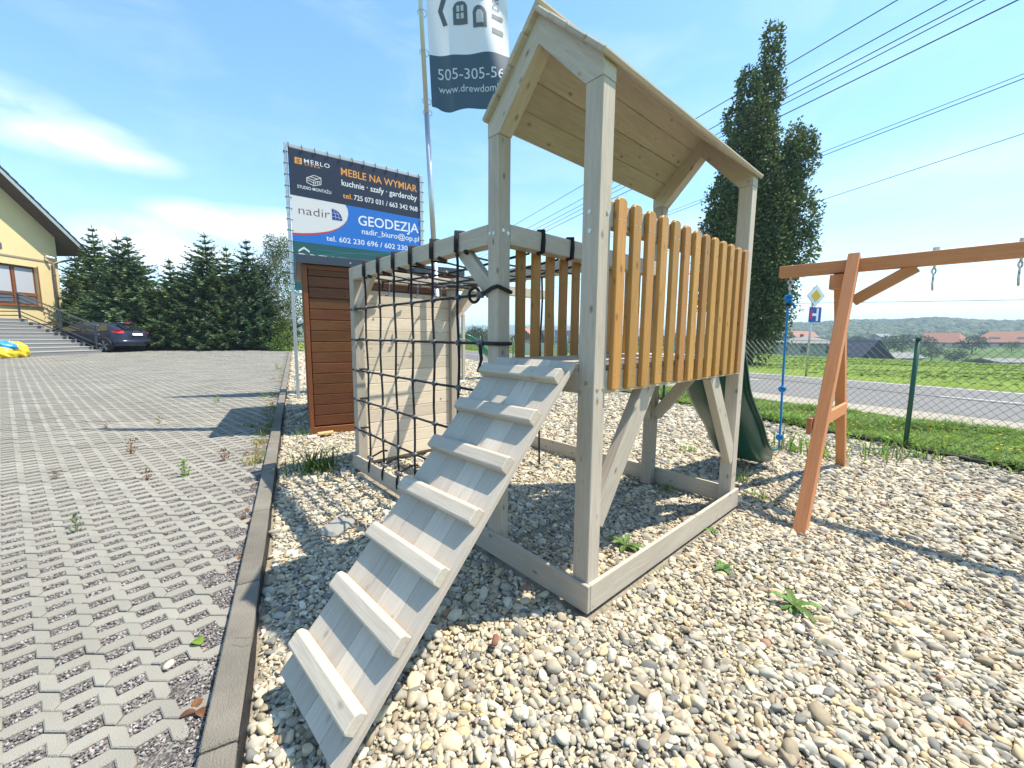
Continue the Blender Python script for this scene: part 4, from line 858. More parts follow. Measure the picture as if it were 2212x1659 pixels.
vs_, fs_ = text_poly('DREWDOMKI', .0); lo, hi = vs_.min(0), vs_.max(0); k_ = (0.085)/.70
flag_shape('lettering', [[(px(768)-vs_[i][1]*k_*.0-(-vs_[i][1]*-k_), pz(62)+(vs_[i][0]-lo[0])*k_) for i in f] for f in fs_], FDK)
for z in (5.42, 4.95, 4.36, 4.22): ring(pole_at(z)+FDv*.012, (0.15, 0.1, 1), 0.058, 0.005, STEEL, 'ring', flagpole)
# ------------------------------------------------------------------ yellow building with steps on the left
BK = Vector((-4.6, 32.0, 0.0)); bw_ = Vector((math.cos(math.radians(48)), math.sin(math.radians(48)), 0)); bm_ = Vector((-bw_.y, bw_.x, 0))   # wall runs along -bw_, faces -bm_
house = thing('yellow_house', BK, 'pale yellow rendered building with dark tiled gable roof and brown window', 'building')
def hp(s, d, z): return BK+bw_*s+bm_*d+zz*z
YEL = mat('yellow_render', (0.62, 0.51, 0.27), 0.9, var=0.06, vscale=2, bump=0.3, bscale=60); PLI = mat('plinth_render', (0.42, 0.34, 0.24), 0.9)
def slab(name, s0, s1, d0, d1, z0, z1, m, parent, P=hp):
    vs = [P(a, b, c) for c in (z0, z1) for a, b in ((s0, d0), (s1, d0), (s1, d1), (s0, d1))]
    return add(name, mesh(name, vs, [(0, 3, 2, 1), (4, 5, 6, 7), (0, 1, 5, 4), (1, 2, 6, 5), (2, 3, 7, 6), (3, 0, 4, 7)], m), None, parent)
APX, RS = -5.2, 0.86       # apex position along the wall and roof slope
def rz_(s): return 5.60-(abs(s-APX)-(0.85-APX))*RS   # roof underside height
def wall_panel(name, pts, d0, d1, m, parent):
    n = len(pts); vs = [hp(s, d0, z) for s, z in pts]+[hp(s, d1, z) for s, z in pts]
    return add(name, mesh(name, vs, [tuple(range(n)), tuple(range(n, 2*n))[::-1]] + [(i, n+i, n+(i+1) % n, (i+1) % n) for i in range(n)], m), None, parent)
WX0, WX1, WZ0, WZ1 = -3.9, -1.02, 2.64, 4.60
wall_panel('wall', [(0, 1.75), (0, rz_(0)), (WX1, rz_(WX1)), (WX1, 1.75)], 0, 0.35, YEL, house)
wall_panel('wall', [(WX1, WZ1), (WX1, rz_(WX1)), (APX, rz_(APX)), (-11, rz_(-11)), (-11, WZ1)], 0, 0.35, YEL, house)
wall_panel('wall', [(WX1, 1.75), (WX1, WZ0), (-11, WZ0), (-11, 1.75)], 0, 0.35, YEL, house); wall_panel('wall', [(WX0, WZ0), (WX0, WZ1), (-11, WZ1), (-11, WZ0)], 0, 0.35, YEL, house)
slab('side_wall', -0.35, 0, 0.36, 11, 1.75, 5.5, YEL, house); slab('plinth', -11, -0.03, 0.03, 11, 0.2, 1.745, PLI, house)
slab('band', -11, -0.002, -0.03, -0.001, 4.96, 5.04, mat('band_render', (0.30, 0.25, 0.17), 0.9), house)
SOF = mat('brown_soffit', (0.075, 0.055, 0.05), 0.7); FASC = mat('blue_grey_trim', (0.30, 0.36, 0.38), 0.5, 0.2); TILE = mat('dark_tile', (0.035, 0.042, 0.07), 0.45, rnd=0.2); GUT = mat('graphite_gutter', (0.06, 0.07, 0.085), 0.4, 0.3); PIPE = mat('brown_pipe', (0.20, 0.15, 0.13), 0.45, 0.2)
for sg in (1, -1):
    e = APX+sg*(0.85-APX); th = math.atan(RS)
    pts = [(APX, rz_(APX)), (e, rz_(e)), (e, rz_(e)+.06), (APX, rz_(APX)+.06)]; wall_panel('soffit', pts, -0.75, 11, SOF, house)
    wall_panel('verge_board', [(APX, rz_(APX)+.0), (e, rz_(e)+0.0), (e, rz_(e)+.20), (APX, rz_(APX)+.20)], -0.78, -0.752, FASC, house)
    nrow = 20
    for k in range(nrow):
        t0, t1 = k/nrow, (k+1)/nrow+0.02; s0, s1 = APX+(e-APX)*t0, APX+(e-APX)*t1
        wall_panel('tile_row', [(s0, rz_(s0)+.215), (s1, rz_(s1)+.255), (s1, rz_(s1)+.335), (s0, rz_(s0)+.285)], -0.80, 11, TILE, house)
tube('gutter', [hp(0.92, -0.8, 5.60), hp(0.92, 11, 5.60)], 0.07, GUT, house)
tube('downpipe', [hp(0.85, -.35, 5.55), hp(0.80, -.35, 5.40), hp(-.12, -.10, 5.02), hp(-.30, -.09, 4.93), hp(-.30, -.09, 4.6), hp(-.30, -.09, 0.5)], 0.055, PIPE, house, 10)
for z in (4.3, 3.4, 2.5): tube('pipe_clip', [hp(-.30, -.09, z), hp(-.30, -.09, z+.04)], 0.068, GUT, house)
BRN = wood('window_brown', (0.26, 0.095, 0.035), (0.18, 0.06, 0.02), (0.1, 0.03, 0.01), rough=0.4, knots=0)
GLASS = mat('window_glass', (0.10, 0.13, 0.17), 0.05, 0.0, spec=0.9); CURT = mat('net_curtain', (0.38, 0.40, 0.44), 0.8)
win = slab('window_frame', WX0, WX1, 0.16, 0.22, WZ0, WZ1, BRN, house)
bw2 = (WX1-WX0)/3
for k in range(3):
    a, b = WX0+bw2*k, WX0+bw2*(k+1)
    slab('pane', a+.10, b-.10, 0.135, 0.158, 3.28, WZ1-.10, CURT, win); slab('pane', a+.10, b-.10, 0.135, 0.158, WZ0+.10, 3.10, GLASS, win)
    slab('mullion', a-.05, a+.05, 0.12, 0.159, WZ0, WZ1, BRN, win)
slab('transom', WX0, WX1, 0.118, 0.1585, 3.13, 3.25, BRN, win); slab('sill', WX0-.1, WX1+.12, -0.09, 0.15, WZ0-.05, WZ0-.005, BRN, win)
slab('reveal', WX1-.001, WX1+.06, -0.012, -0.0005, WZ0, WZ1+.06, BRN, win)
slab('vent', -2.62, -2.38, -0.02, -0.0005, 5.25, 5.55, mat('vent_grille', (0.10, 0.09, 0.12), 0.5), house)
camn = thing('security_camera', hp(-.52, -.0, 5.22), 'small white security camera under the eave of the yellow building', 'security camera')
tube('body', [hp(-.62, -.10, 5.25), hp(-.38, -.28, 5.18)], 0.055, WHITE, camn); tube('lens', [hp(-.38, -.28, 5.18), hp(-.37, -.29, 5.178)], 0.035, ROPE, camn); tube('bracket', [hp(-.60, 0, 5.25), hp(-.58, -.14, 5.235)], 0.02, WHITE, camn)
# steps
SQ = Vector((-2.955, 25.857, 0.36))
STEPM = mat('grey_granite', (0.16, 0.165, 0.17), 0.8, var=0.25, vscale=30, rnd=0.08); NOSE = mat('pale_granite', (0.33, 0.33, 0.32), 0.8)
stairs = thing('steps', SQ, 'grey granite steps climbing from the lot to the yellow building', 'steps')
def qp(s, d, z): return SQ+bw_*s+bm_*d+zz*z
RIS, RUN = 0.157, 0.425
for k in range(10):
    e0 = 0.06*k; st = slab('step', -13, 0.055*k, RUN*k, 9*RUN+1.5, -0.1 if k == 0 else RIS*k-.001, RIS*(k+1)-.03, STEPM, stairs, qp)
    slab('tread', -13, 0.055*k+.012, RUN*k-.015, 9*RUN+1.5, RIS*(k+1)-.0295, RIS*(k+1), NOSE, st, qp)
rail = thing('handrail', qp(0.3, 0, 0), 'dark grey steel handrail of four bars beside the granite steps', 'railing')
RAILM = mat('graphite_rail', (0.07, 0.085, 0.11), 0.4, 0.4)
for i, h in enumerate((1.18, 0.97, 0.78, 0.34, 0.15)):
    pts = [qp(0.36, 9*RUN+4.2, 1.57+h), qp(0.36, 9*RUN+.15, 1.57+h), qp(-.06, 0.1, RIS*.6+h), qp(-.06, -.05, RIS*.6+h-.02)]
    tube('bar', pts, 0.034 if i == 0 else 0.026, RAILM, rail)
for d, z0, zt_ in ((9*RUN+2.6, 1.57, 1.18), (9*RUN+.2, 1.57, 1.18), (4.5*RUN, 0.86, 1.12), (0.15, 0.1, 1.18)):
    s = 0.36 if d > 3.5 else -.06+0.42*d/(9*RUN); tube('rail_post', [qp(s, d, z0-.1), qp(s, d, z0+zt_)], 0.04, RAILM, rail)
# rubbish bags
def bag(p, r, m, label, squash=(1, 1, .75), seed=1, tilt=0):
    rr = random.Random(seed); bm = bmesh.new(); bmesh.ops.create_icosphere(bm, subdivisions=4, radius=1); ph = [rr.uniform(0, 6) for _ in range(6)]
    for v in bm.verts:
        c = v.co.copy(); a = math.atan2(c.y, c.x); s = 1+.08*math.sin(3*a+ph[0])+.06*math.sin(7*a+4*c.z+ph[1])+.05*math.sin(11*c.z+5*a+ph[2])+.03*math.sin(17*a-9*c.z+ph[3])
        if c.z < -.5: c.z = -.5-(c.z+.5)*.15*-1*0
        v.co = Vector((c.x*s*squash[0], c.y*s*squash[1], (c.z*s+.5)*squash[2]))*r
    return tag(add('rubbish_bag', bm_mesh('rubbish_bag', bm, m, True), Matrix.Translation(Vector(p)) @ Matrix.Rotation(tilt, 4, 'Y')), label, 'rubbish bag', 'rubbish bags beside the steps')
YB = mat('yellow_bag', (0.62, 0.47, 0.02), 0.35, var=0.3, vscale=6, bump=1.0, bscale=9); BB = mat('blue_bag', (0.03, 0.25, 0.52), 0.35, var=0.3, vscale=6, bump=1.0, bscale=9)
bag((-5.48, 23.15, 0.32), 0.30, YB, 'smaller yellow rubbish bag at the left edge of the pile by the steps', (1.0, 1, .95), 3)
bag((-5.22, 23.60, 0.33), 0.35, YB, 'bulging yellow rubbish bag with an orange tint, right of the pile', (1.0, 1.05, 1.15), 4)
bag((-5.50, 23.45, 0.66), 0.34, BB, 'blue rubbish bag lying across two yellow bags by the steps', (1.25, 1.0, .62), 5, 0.12)

# ------------------------------------------------------------------ parked hatchback
car = thing('parked_car', (-3.4, 26.6, 0.39), 'dark blue hatchback parked by the spruce hedge with its red rear light in view', 'car')
yaw_c = math.radians(47.85+90-4+2); cf = Vector((math.cos(yaw_c), math.sin(yaw_c), 0)); cl_ = Vector((-cf.y, cf.x, 0))
# rear wheel contact on the near (left) side sits at (-2.63, 26.0)
CO = Vector((-2.80, 26.20, 0.385)) + cf*1.29 - cl_*0.78
if (CO-Vector((-2.60, 26.02, .385))).dot(Vector((0, 1, 0))) < -2: pass
def cp(x, y, z): return CO+cf*x+cl_*y+zz*z
CARP = mat('dark_blue_paint', (0.030, 0.040, 0.070), 0.22, 0.35, spec=0.6); CGL = mat('car_glass', (0.012, 0.016, 0.02), 0.06, spec=0.8); TYRE = mat('tyre', (0.02, 0.02, 0.02), 0.85); RIM = mat('alloy_rim', (0.45, 0.46, 0.48), 0.3, 0.9); BLK = mat('black_trim', (0.02, 0.02, 0.022), 0.6); TLR = mat('tail_light_red', (0.55, 0.015, 0.02), 0.2, spec=0.7)
# half-section stations from the rear (x=-2.05) to the nose (x=2.2): floor, sill, belt, shoulder, roof
ST = [(-2.10, .36, .50, .78, .80, .82, .50), (-2.04, .28, .66, .96, .98, 1.00, .60), (-1.80, .24, .82, .97, 1.02, 1.16, .60), (-1.45, .22, .87, .97, 1.10, 1.36, .57), (-1.0, .20, .88, .96, 1.16, 1.43, .58), (-.3, .19, .885, .94, 1.18, 1.46, .59), (.35, .19, .885, .92, 1.16, 1.43, .57), (.9, .20, .88, .90, 1.02, 1.22, .52), (1.25, .21, .87, .88, .92, 1.00, .60), (1.75, .24, .82, .78, .84, .88, .58), (2.08, .30, .68, .64, .70, .74, .50), (2.18, .36, .52, .50, .56, .60, .40)]
vs, fs = [], []
for (x, zf, hw, zb_, zs_, zr2, rw) in ST:
    half = [(0, zf), (hw*.85, zf), (hw*.98, zf+.10), (hw, (zf+zb_)/2), (hw*.97, zb_), (hw*.93, zb_+(zs_-zb_)*.4), (rw+(hw-rw)*.32, zb_+(zr2-zb_)*.72), (rw*.96, zr2-.035), (rw*.6, zr2-.005), (0, zr2)]
    ringp = half + [(-a, b) for a, b in half[::-1][1:-1]]
    vs += [cp(x, a, b) for a, b in ringp]
m_ = 18
for i in range(len(ST)-1):
    for k in range(m_): fs.append((i*m_+k, (i+1)*m_+k, (i+1)*m_+(k+1) % m_, i*m_+(k+1) % m_))
fs.append(tuple(range(m_))); fs.append(tuple((len(ST)-1)*m_+k for k in range(m_))[::-1])
bd = add('body', mesh('body', vs, fs, CARP, True), None, car)
bm = bmesh.new(); bm.from_mesh(bd.data); bmesh.ops.recalc_face_normals(bm, faces=list(bm.faces)); bm.to_mesh(bd.data); bm.free()
md = bd.modifiers.new('round', 'SUBSURF'); md.levels = 1; md.render_levels = 2
def cpoly(name, pts, m, parent=car):
    return add(name, mesh(name, [cp(*p) for p in pts], [tuple(range(len(pts)))], m), None, parent)
for sd_ in (1, -1):
    Y = lambda z: sd_*(0.895-0.30*max(0, (z-.93))/.45)
    for poly in ([(-.15, .98), (.95, .96), (.35, 1.37), (-.12, 1.40)], [(-.95, .99), (-.22, .98), (-.19, 1.40), (-.92, 1.38)], [(-1.50, 1.03), (-1.02, 1.0), (-1.0, 1.37), (-1.30, 1.31)]): cpoly('side_window', [(x, Y(z)*1.0+sd_*.012, z) for x, z in poly], CGL)
    for xw in (-1.29, 1.29):
        c_ = cp(xw, sd_*0.78, 0.32); ax = cl_*sd_
        v, f = tube_data([c_-ax*.10, c_-ax*.08, c_+ax*.08, c_+ax*.10], [0.29, 0.32, 0.32, 0.28], 28); wh = add('wheel', mesh('wheel', [p-c_ for p in v], f, TYRE, False), Matrix.Translation(c_), car)
        v, f = tube_data([c_+ax*.07, c_+ax*.085], 0.245, 24); add('rim', mesh('rim', [p-c_ for p in v], f, BLK), Matrix.Translation(c_), wh)
        sp_ = []
        for k in range(5):
            for dk in (-.13, .13):
                a = 2*math.pi*k/5+.3; d0 = cf*math.cos(a)+zz*math.sin(a); d1 = cf*math.cos(a+dk*1.2)+zz*math.sin(a+dk*1.2); sp_.append(tube_data([ax*.10+d0*.03, ax*.105+d1*.24], [.022, .016], 5))
        v, f = merge(*sp_, tube_data([ax*.09+(cf*math.cos(a)+zz*math.sin(a))*.245 for a in np.linspace(0, 6.2832, 25)], .012, 5, False)); add('spokes', mesh('spokes', v, f, RIM), Matrix.Translation(c_), wh)
        arch_ = [c_+ax*.085+(cf*math.cos(a)+zz*math.sin(a))*.36 for a in np.linspace(-.1, 3.24, 16)]; tube('wheel_arch', arch_, .035, BLK, car, 6)
    cpoly('tail_light', [(-2.055, sd_*.60, .90), (-1.98, sd_*.765, .90), (-1.70, sd_*.872, .94), (-1.72, sd_*.868, 1.01), (-1.93, sd_*.775, 1.06), (-2.03, sd_*.58, 1.03)], TLR)
cpoly('rear_window', [(-1.98, -.50, 1.075), (-1.98, .50, 1.075), (-1.555, .46, 1.36), (-1.555, -.46, 1.36)], CGL)
tube('spoiler', [cp(-1.62, -.50, 1.40), cp(-1.66, 0, 1.425), cp(-1.62, .50, 1.40)], .03, CARP, car); tube('brake_light', [cp(-1.69, -.18, 1.405), cp(-1.69, .18, 1.405)], .012, TLR, car)
cpoly('number_plate', [(-2.135, -.26, .80), (-2.135, .26, .80), (-2.12, .26, .91), (-2.12, -.26, .91)], WHITE)
cpoly('badge', [(-2.075, -.16, 1.0), (-2.075, .16, 1.0), (-2.07, .16, 1.035), (-2.07, -.16, 1.035)], RIM)
tube('bumper', [cp(-1.75, -.86, .52), cp(-2.05, -.66, .50), cp(-2.13, 0, .50), cp(-2.05, .66, .50), cp(-1.75, .86, .52)], .10, CARP, car, 10)

# ------------------------------------------------------------------ foliage builders
def leaf_mat(name, col, var=0.35, trans=0.25, rough=0.55):
    m = bpy.data.materials.new(name); m.use_nodes = True; t = m.node_tree; b = t.nodes['Principled BSDF']; b.inputs['Roughness'].default_value = rough; b.inputs['Specular IOR Level'].default_value = 0.35
    g_ = N(t, 'ShaderNodeNewGeometry'); h = N(t, 'ShaderNodeHueSaturation'); h.inputs['Color'].default_value = (*col, 1)
    L(t, math_node(t, 'ADD', math_node(t, 'MULTIPLY', g_.outputs['Random Per Island'], 2*var), 1-var), h.inputs['Value'])
    L(t, math_node(t, 'ADD', math_node(t, 'MULTIPLY', g_.outputs['Random Per Island'], 0.03), 0.485), h.inputs['Hue'])
    L(t, h.outputs[0], b.inputs['Base Color']); tr = N(t, 'ShaderNodeBsdfTranslucent'); L(t, h.outputs[0], tr.inputs['Color']); ms = N(t, 'ShaderNodeMixShader'); ms.inputs[0].default_value = trans
    L(t, b.outputs[0], ms.inputs[1]); L(t, tr.outputs[0], ms.inputs[2]); L(t, ms.outputs[0], t.nodes['Material Output'].inputs['Surface']); MATS[name] = m; return m
BARK = mat('bark', (0.10, 0.075, 0.05), 0.95, var=0.4, vscale=5, bump=0.8, bscale=20); BIRCHB = mat('birch_bark', (0.5, 0.48, 0.45), 0.8, var=0.4, vscale=6)
def quads_mesh(name, cen, nrm_dir, size, m, aspect=0.6):
    """a leaf quad at every centre: long axis nrm_dir, random roll"""
    n = len(cen); a = nrm_dir/np.maximum(np.linalg.norm(nrm_dir, axis=1, keepdims=True), 1e-6); rv = rng.normal(size=(n, 3)); b = np.cross(a, rv); b /= np.maximum(np.linalg.norm(b, axis=1, keepdims=True), 1e-6)
    s = size[:, None]; v = np.stack([cen-a*s*.5, cen+b*s*aspect*.5-a*s*.05, cen+a*s*.5, cen-b*s*aspect*.5-a*s*.05], 1).reshape(-1, 3)
    me = bpy.data.meshes.new(name); me.vertices.add(4*n); me.vertices.foreach_set('co', v.astype(np.float32).ravel()); me.loops.add(4*n); me.loops.foreach_set('vertex_index', np.arange(4*n, dtype=np.int32)); me.polygons.add(n); me.polygons.foreach_set('loop_start', np.arange(0, 4*n, 4, dtype=np.int32)); me.materials.append(m); me.update(calc_edges=True); me.validate(); return me
SPR = [leaf_mat('spruce_needle_a', (0.072, 0.122, 0.044), 0.6, 0.15), leaf_mat('spruce_needle_b', (0.095, 0.142, 0.040), 0.6, 0.15), leaf_mat('spruce_needle_c', (0.060, 0.112, 0.052), 0.6, 0.15)]
def spruce(x, y, h, rbase, label, k=0, seed=0):
    r = np.random.default_rng(seed); z0 = float(min(lot_z(x, y), .5))-.1; root = thing('spruce_tree', (x, y, z0), label, 'tree', 'spruces behind the parked car')
    o = np.array([x, y, z0]); tube('trunk', [(x, y, z0), (x, y, z0+h*.5), (x+.02, y, z0+h*.98)], [0.11, 0.07, 0.012], BARK, root)
    cen, dr, sz = [], [], []
    zc = 0.25
    while zc < h*.985:
        f = zc/h; rad = 1.36*rbase*min(1.0, (1-f)**0.80*1.12+0.02)*r.uniform(.86, 1.12); nb_ = int(6+11*(1-f)); ph = r.uniform(0, 6.3)
        for b in range(nb_):
            a = ph+6.283*b/nb_+r.normal(0, .18); L_ = rad*r.uniform(.60, 1.18); rise = 0.28 if f > .8 else (0.08-.22*(1-f)); npt = max(4, int(L_/.060))
            for q in range(npt):
                t_ = (q+.5)/npt; 
                if t_ < .25 and f < .8: continue
                d = np.array([math.cos(a), math.sin(a), rise+0.22*t_*t_]); p = o+np.array([0, 0, zc])+d*np.array([L_*t_, L_*t_, L_*t_]); wid = 0.26*L_*(1-t_)*1.1+.05
                for sd_ in (-1, 1, 0):
                    e_ = np.array([-math.sin(a), math.cos(a), 0])*sd_; c_ = p+e_*wid*.5*r.uniform(.5, 1.1)+r.normal(0, .035, 3); cen.append(c_); dr.append(e_*1.0+d*.8+np.array([0, 0, -.15*abs(sd_)])); sz.append((wid*.8+.08)*r.uniform(.7, 1.3))
        zc += 0.105+0.12*f+(.13 if f > .8 else 0)
    cen, dr, sz = map(np.array, (cen, dr, sz)); lead = h-0.75
    for q in range(14): cen = np.vstack([cen, o+[0, 0, h-.05*q+.1]]); dr = np.vstack([dr, r.normal(0, .5, 3)+[0, 0, .6]]); sz = np.append(sz, .10)
    add('crown', quads_mesh('crown', cen, dr, sz, SPR[k % 3], 0.42), None, root); return root
spr = [(-4.10, 33.9, 5.9, 1.25, 'spruce half hidden behind the yellow building roof'), (-3.15, 31.7, 6.75, 1.45, 'tall spruce just right of the building eave'), (-2.15, 29.5, 6.16, 1.45, 'spruce with brown cones in its top, left of its close twin'), (-1.74, 29.33, 6.10, 1.8, 'broad spruce above the rear of the parked car'),
       (-.12, 28.66, 5.04, 1.45, 'short spruce in the dip of the hedge, with one leader'), (.43, 28.44, 4.79, 1.3, 'shortest spruce of the hedge, in the dip beside another'), (1.48, 28.06, 6.57, 1.85, 'tallest pointed spruce standing clear in the hedge'), (2.4, 27.69, 5.87, 1.45, 'spruce with a blunt bushy top in the hedge'), (3.35, 27.32, 6.37, 1.75, 'right-hand end spruce beside the birch')]
for i, (x, y, h, rb, lb) in enumerate(spr): spruce(x, y, h, rb, lb, i, 40+i)
BIR = leaf_mat('birch_leaf', (0.115, 0.15, 0.055), 0.4, 0.35); SHR = leaf_mat('shrub_leaf', (0.10, 0.16, 0.025), 0.4, 0.3); POP = leaf_mat('poplar_leaf', (0.105, 0.145, 0.052), 0.6, 0.22, 0.62)
def cloud_tree(name, x, y, z0, lobes, leaf, lm, label, cat='tree', trunk=(.12, 3), n=6000, seed=0, group=None, bark=BARK, droop=0.0, limbs=True):
    """leaf quads scattered in shells of several lobes, each lobe (dx,dy,dz,rx,ry,rz)"""
    r = np.random.default_rng(seed); root = thing(name, (x, y, z0), label, cat, group); vol = np.array([l[3]*l[4]*l[5] for l in lobes])**(2/3); vol /= vol.sum(); C_, D_ = [], []
    for l, w_ in zip(lobes, vol):
        k = int(n*w_)+8; d = r.normal(size=(k, 3)); d /= np.linalg.norm(d, axis=1, keepdims=True); rad = r.uniform(.35, 1, k)**.5
        bump_ = 1+.22*np.sin(5*d[:, 0]+l[0]*7+seed)*np.cos(4*d[:, 1]+l[1]*5)+.16*np.sin(9*d[:, 2]+6*d[:, 0]+seed); clump = np.sin(11*d[:, 0]+3*d[:, 2]+seed)*np.sin(10*d[:, 1]-2*seed)*np.sin(9*d[:, 2]+l[2])
        keep = r.uniform(size=k) < .55+.9*np.clip(clump+.15, 0, 1)
        p = d*(rad*bump_)[:, None]*np.array(l[3:6])+np.array(l[:3])+np.array([x, y, z0]); C_.append(p[keep]); D_.append((d+r.normal(0, .6, (k, 3))+[0, 0, -droop])[keep])
    C_, D_ = np.vstack(C_), np.vstack(D_); add('crown', quads_mesh('crown', C_, D_, leaf*r.uniform(.7, 1.35, len(C_)), lm, .72), None, root)
    tr = []
    tr.append(tube_data([(0, 0, -.2), (.02, 0, trunk[1]*.5), (0, .02, trunk[1])], [trunk[0], trunk[0]*.8, trunk[0]*.45], 8))
    if limbs:
        for l in lobes:
            z_a = min(trunk[1]*.9, max(.3, l[2]-l[5]*.8)); tr.append(tube_data([(0, 0, z_a), (l[0]*.6, l[1]*.6, (z_a+l[2])/2), (l[0], l[1], l[2]+l[5]*.3)], [trunk[0]*.5, trunk[0]*.32, trunk[0]*.1], 6))
    v, f = merge(*tr); add('trunk', mesh('trunk', v, f, bark, True), Matrix.Translation((x, y, z0)), root); return root
cloud_tree('birch_tree', 4.75, 26.9, 0.3, [(0, 0, 3.2, 1.3, 1.3, 2.6), (.3, -.2, 5.2, .9, .9, 1.5), (-.2, 0, 6.1, .5, .5, .8), (.7, -.3, 2.0, 1.1, 1.1, 1.6), (.45, -.2, 6.2, .35, .35, .6)], .075, BIR, 'tall pale birch at the end of the spruce row', trunk=(.1, 5.5), n=26000, seed=5, bark=BIRCHB, droop=.9)
cloud_tree('birch_tree', 4.05, 27.6, 0.3, [(0, 0, 3.0, .9, .9, 2.0), (0, 0, 4.6, .5, .5, .9)], .08, BIR, 'lower birch tucked between the last spruce and the tall birch', trunk=(.08, 4), n=9000, seed=6, bark=BIRCHB, droop=.8)
cloud_tree('shrub', 4.6, 24.4, 0.25, [(0, 0, .7, .7, .6, .7), (.4, -.2, .5, .5, .5, .5), (-.5, .3, .45, .6, .5, .5)], .07, SHR, 'bright green shrub at the back corner of the lot', 'shrub', trunk=(.03, .6), n=1800, seed=7)
cloud_tree('shrub', 4.1, 25.9, 0.2, [(0, 0, 1.0, .9, .8, 1.0), (.5, -.3, 1.5, .5, .5, .7)], .08, SHR, 'taller leafy shrub under the birch', 'shrub', trunk=(.04, 1), n=1800, seed=8)
# poplar: a bundle of steep columns
PLR = []
for (lat, z_lo, z_hi, r_top, r_bot) in ((.10, 6.0, 15.3, .38, .80), (-.95, 4.5, 13.6, .42, .85), (1.80, 5.0, 11.4, .42, .80), (1.05, 4.5, 10.6, .38, .75), (-1.70, 4.0, 9.6, .45, .80), (-.35, 3.0, 11.8, .6, 1.0), (-2.05, 3.0, 7.0, .5, .75), (.55, 2.0, 10.0, .6, 1.15)):
    z = z_hi-r_top*1.2; k = 0; rq = random.Random(int(z_hi*10))
    while z > z_lo:
        f_ = (z_hi-z)/(z_hi-z_lo); r_ = (r_top+(r_bot-r_top)*min(1, f_*1.6))*rq.uniform(.85, 1.2); PLR.append((lat+rq.uniform(-.16, .16), rq.uniform(-.5, .5), z, r_, r_, r_*1.55)); z -= r_*1.35
PLR += [(.3, 0, 4.2, 1.75, 1.6, 2.4), (-1.0, 0, 4.0, 1.45, 1.3, 2.3), (.1, 0, 2.2, 1.5, 1.5, 1.9), (.9, 0, 2.6, 1.0, 1.0, 1.6)]
PL = [(a*.741+b*.671, -a*.671+b*.741, z, p, q, r_) for a, b, z, p, q, r_ in PLR]
cloud_tree('poplar_tree', 20.95, 6.18, 0.0, PL, .125, POP, 'tall dark columnar poplar standing beyond the road', trunk=(.35, 10), n=150000, seed=11, limbs=False)

# ------------------------------------------------------------------ chain-link fence along the road side
FP = lambda t, z=0.0, o=0.0: Vector((*(FN*(F_OFF+o)+FD*t), z))
t_post = float(FD @ np.array([5.246, -0.729])); GRN = mat('green_fence_coat', (0.012, 0.075, 0.045), 0.4); WIRE = mat('fence_wire', (0.055, 0.085, 0.075), 0.45, 0.3)
fence = thing('chain_link_fence', FP(t_post), 'green chain-link fence on thin posts between gravel and grass verge', 'fence')
for k in range(-2, 9):
    p = FP(t_post+k*3.97, 0); tube('post', [p+Vector((0, 0, -.1)), p+Vector((random.uniform(-.015, .015), random.uniform(-.03, .01), 1.31))], 0.024, GRN, fence, 10); tube('post_cap', [p+Vector((0, 0, 1.30)), p+Vector((0, 0, 1.325))], 0.028, GRN, fence, 10)
ta, tb_ = t_post-9, t_post+33; hf = 1.24; vs, fs = [], []
def wire(a, b, r):
    d = (b-a).normalized(); y = d.orthogonal().normalized(); z = d.cross(y); o_ = len(vs)
    for p in (a, b):
        for k in range(3): vs.append(p+(y*math.cos(2.094*k)+z*math.sin(2.094*k))*r)
    for k in range(3): fs.append((o_+k, o_+(k+1) % 3, o_+3+(k+1) % 3, o_+3+k))
tt = ta
while tt < tb_:
    far = tt-t_post > 9; st_ = 0.085 if not far else 0.15; r_ = 0.0021 if not far else 0.0027
    wire(FP(tt, 0.03, .012), FP(tt+hf, hf+.03, .012), r_); wire(FP(tt+hf, 0.03, .015), FP(tt, hf+.03, .015), r_); tt += st_
add('wire_mesh', mesh('wire_mesh', vs, fs, WIRE), None, fence)
for z in (0.05, .66, 1.27): tube('tension_wire', [FP(ta+i*(tb_-ta)/40, z-0.006*math.sin(i*1.7), .014) for i in range(41)], 0.0026, WIRE, fence, 5)
beam('edge_board', FP(ta, -.01, -.0), FP(tb_, -.01, -.0), 0.05, 0.09, mat('black_edging', (0.018, 0.018, 0.018), 0.8, var=.4, vscale=9), fence)

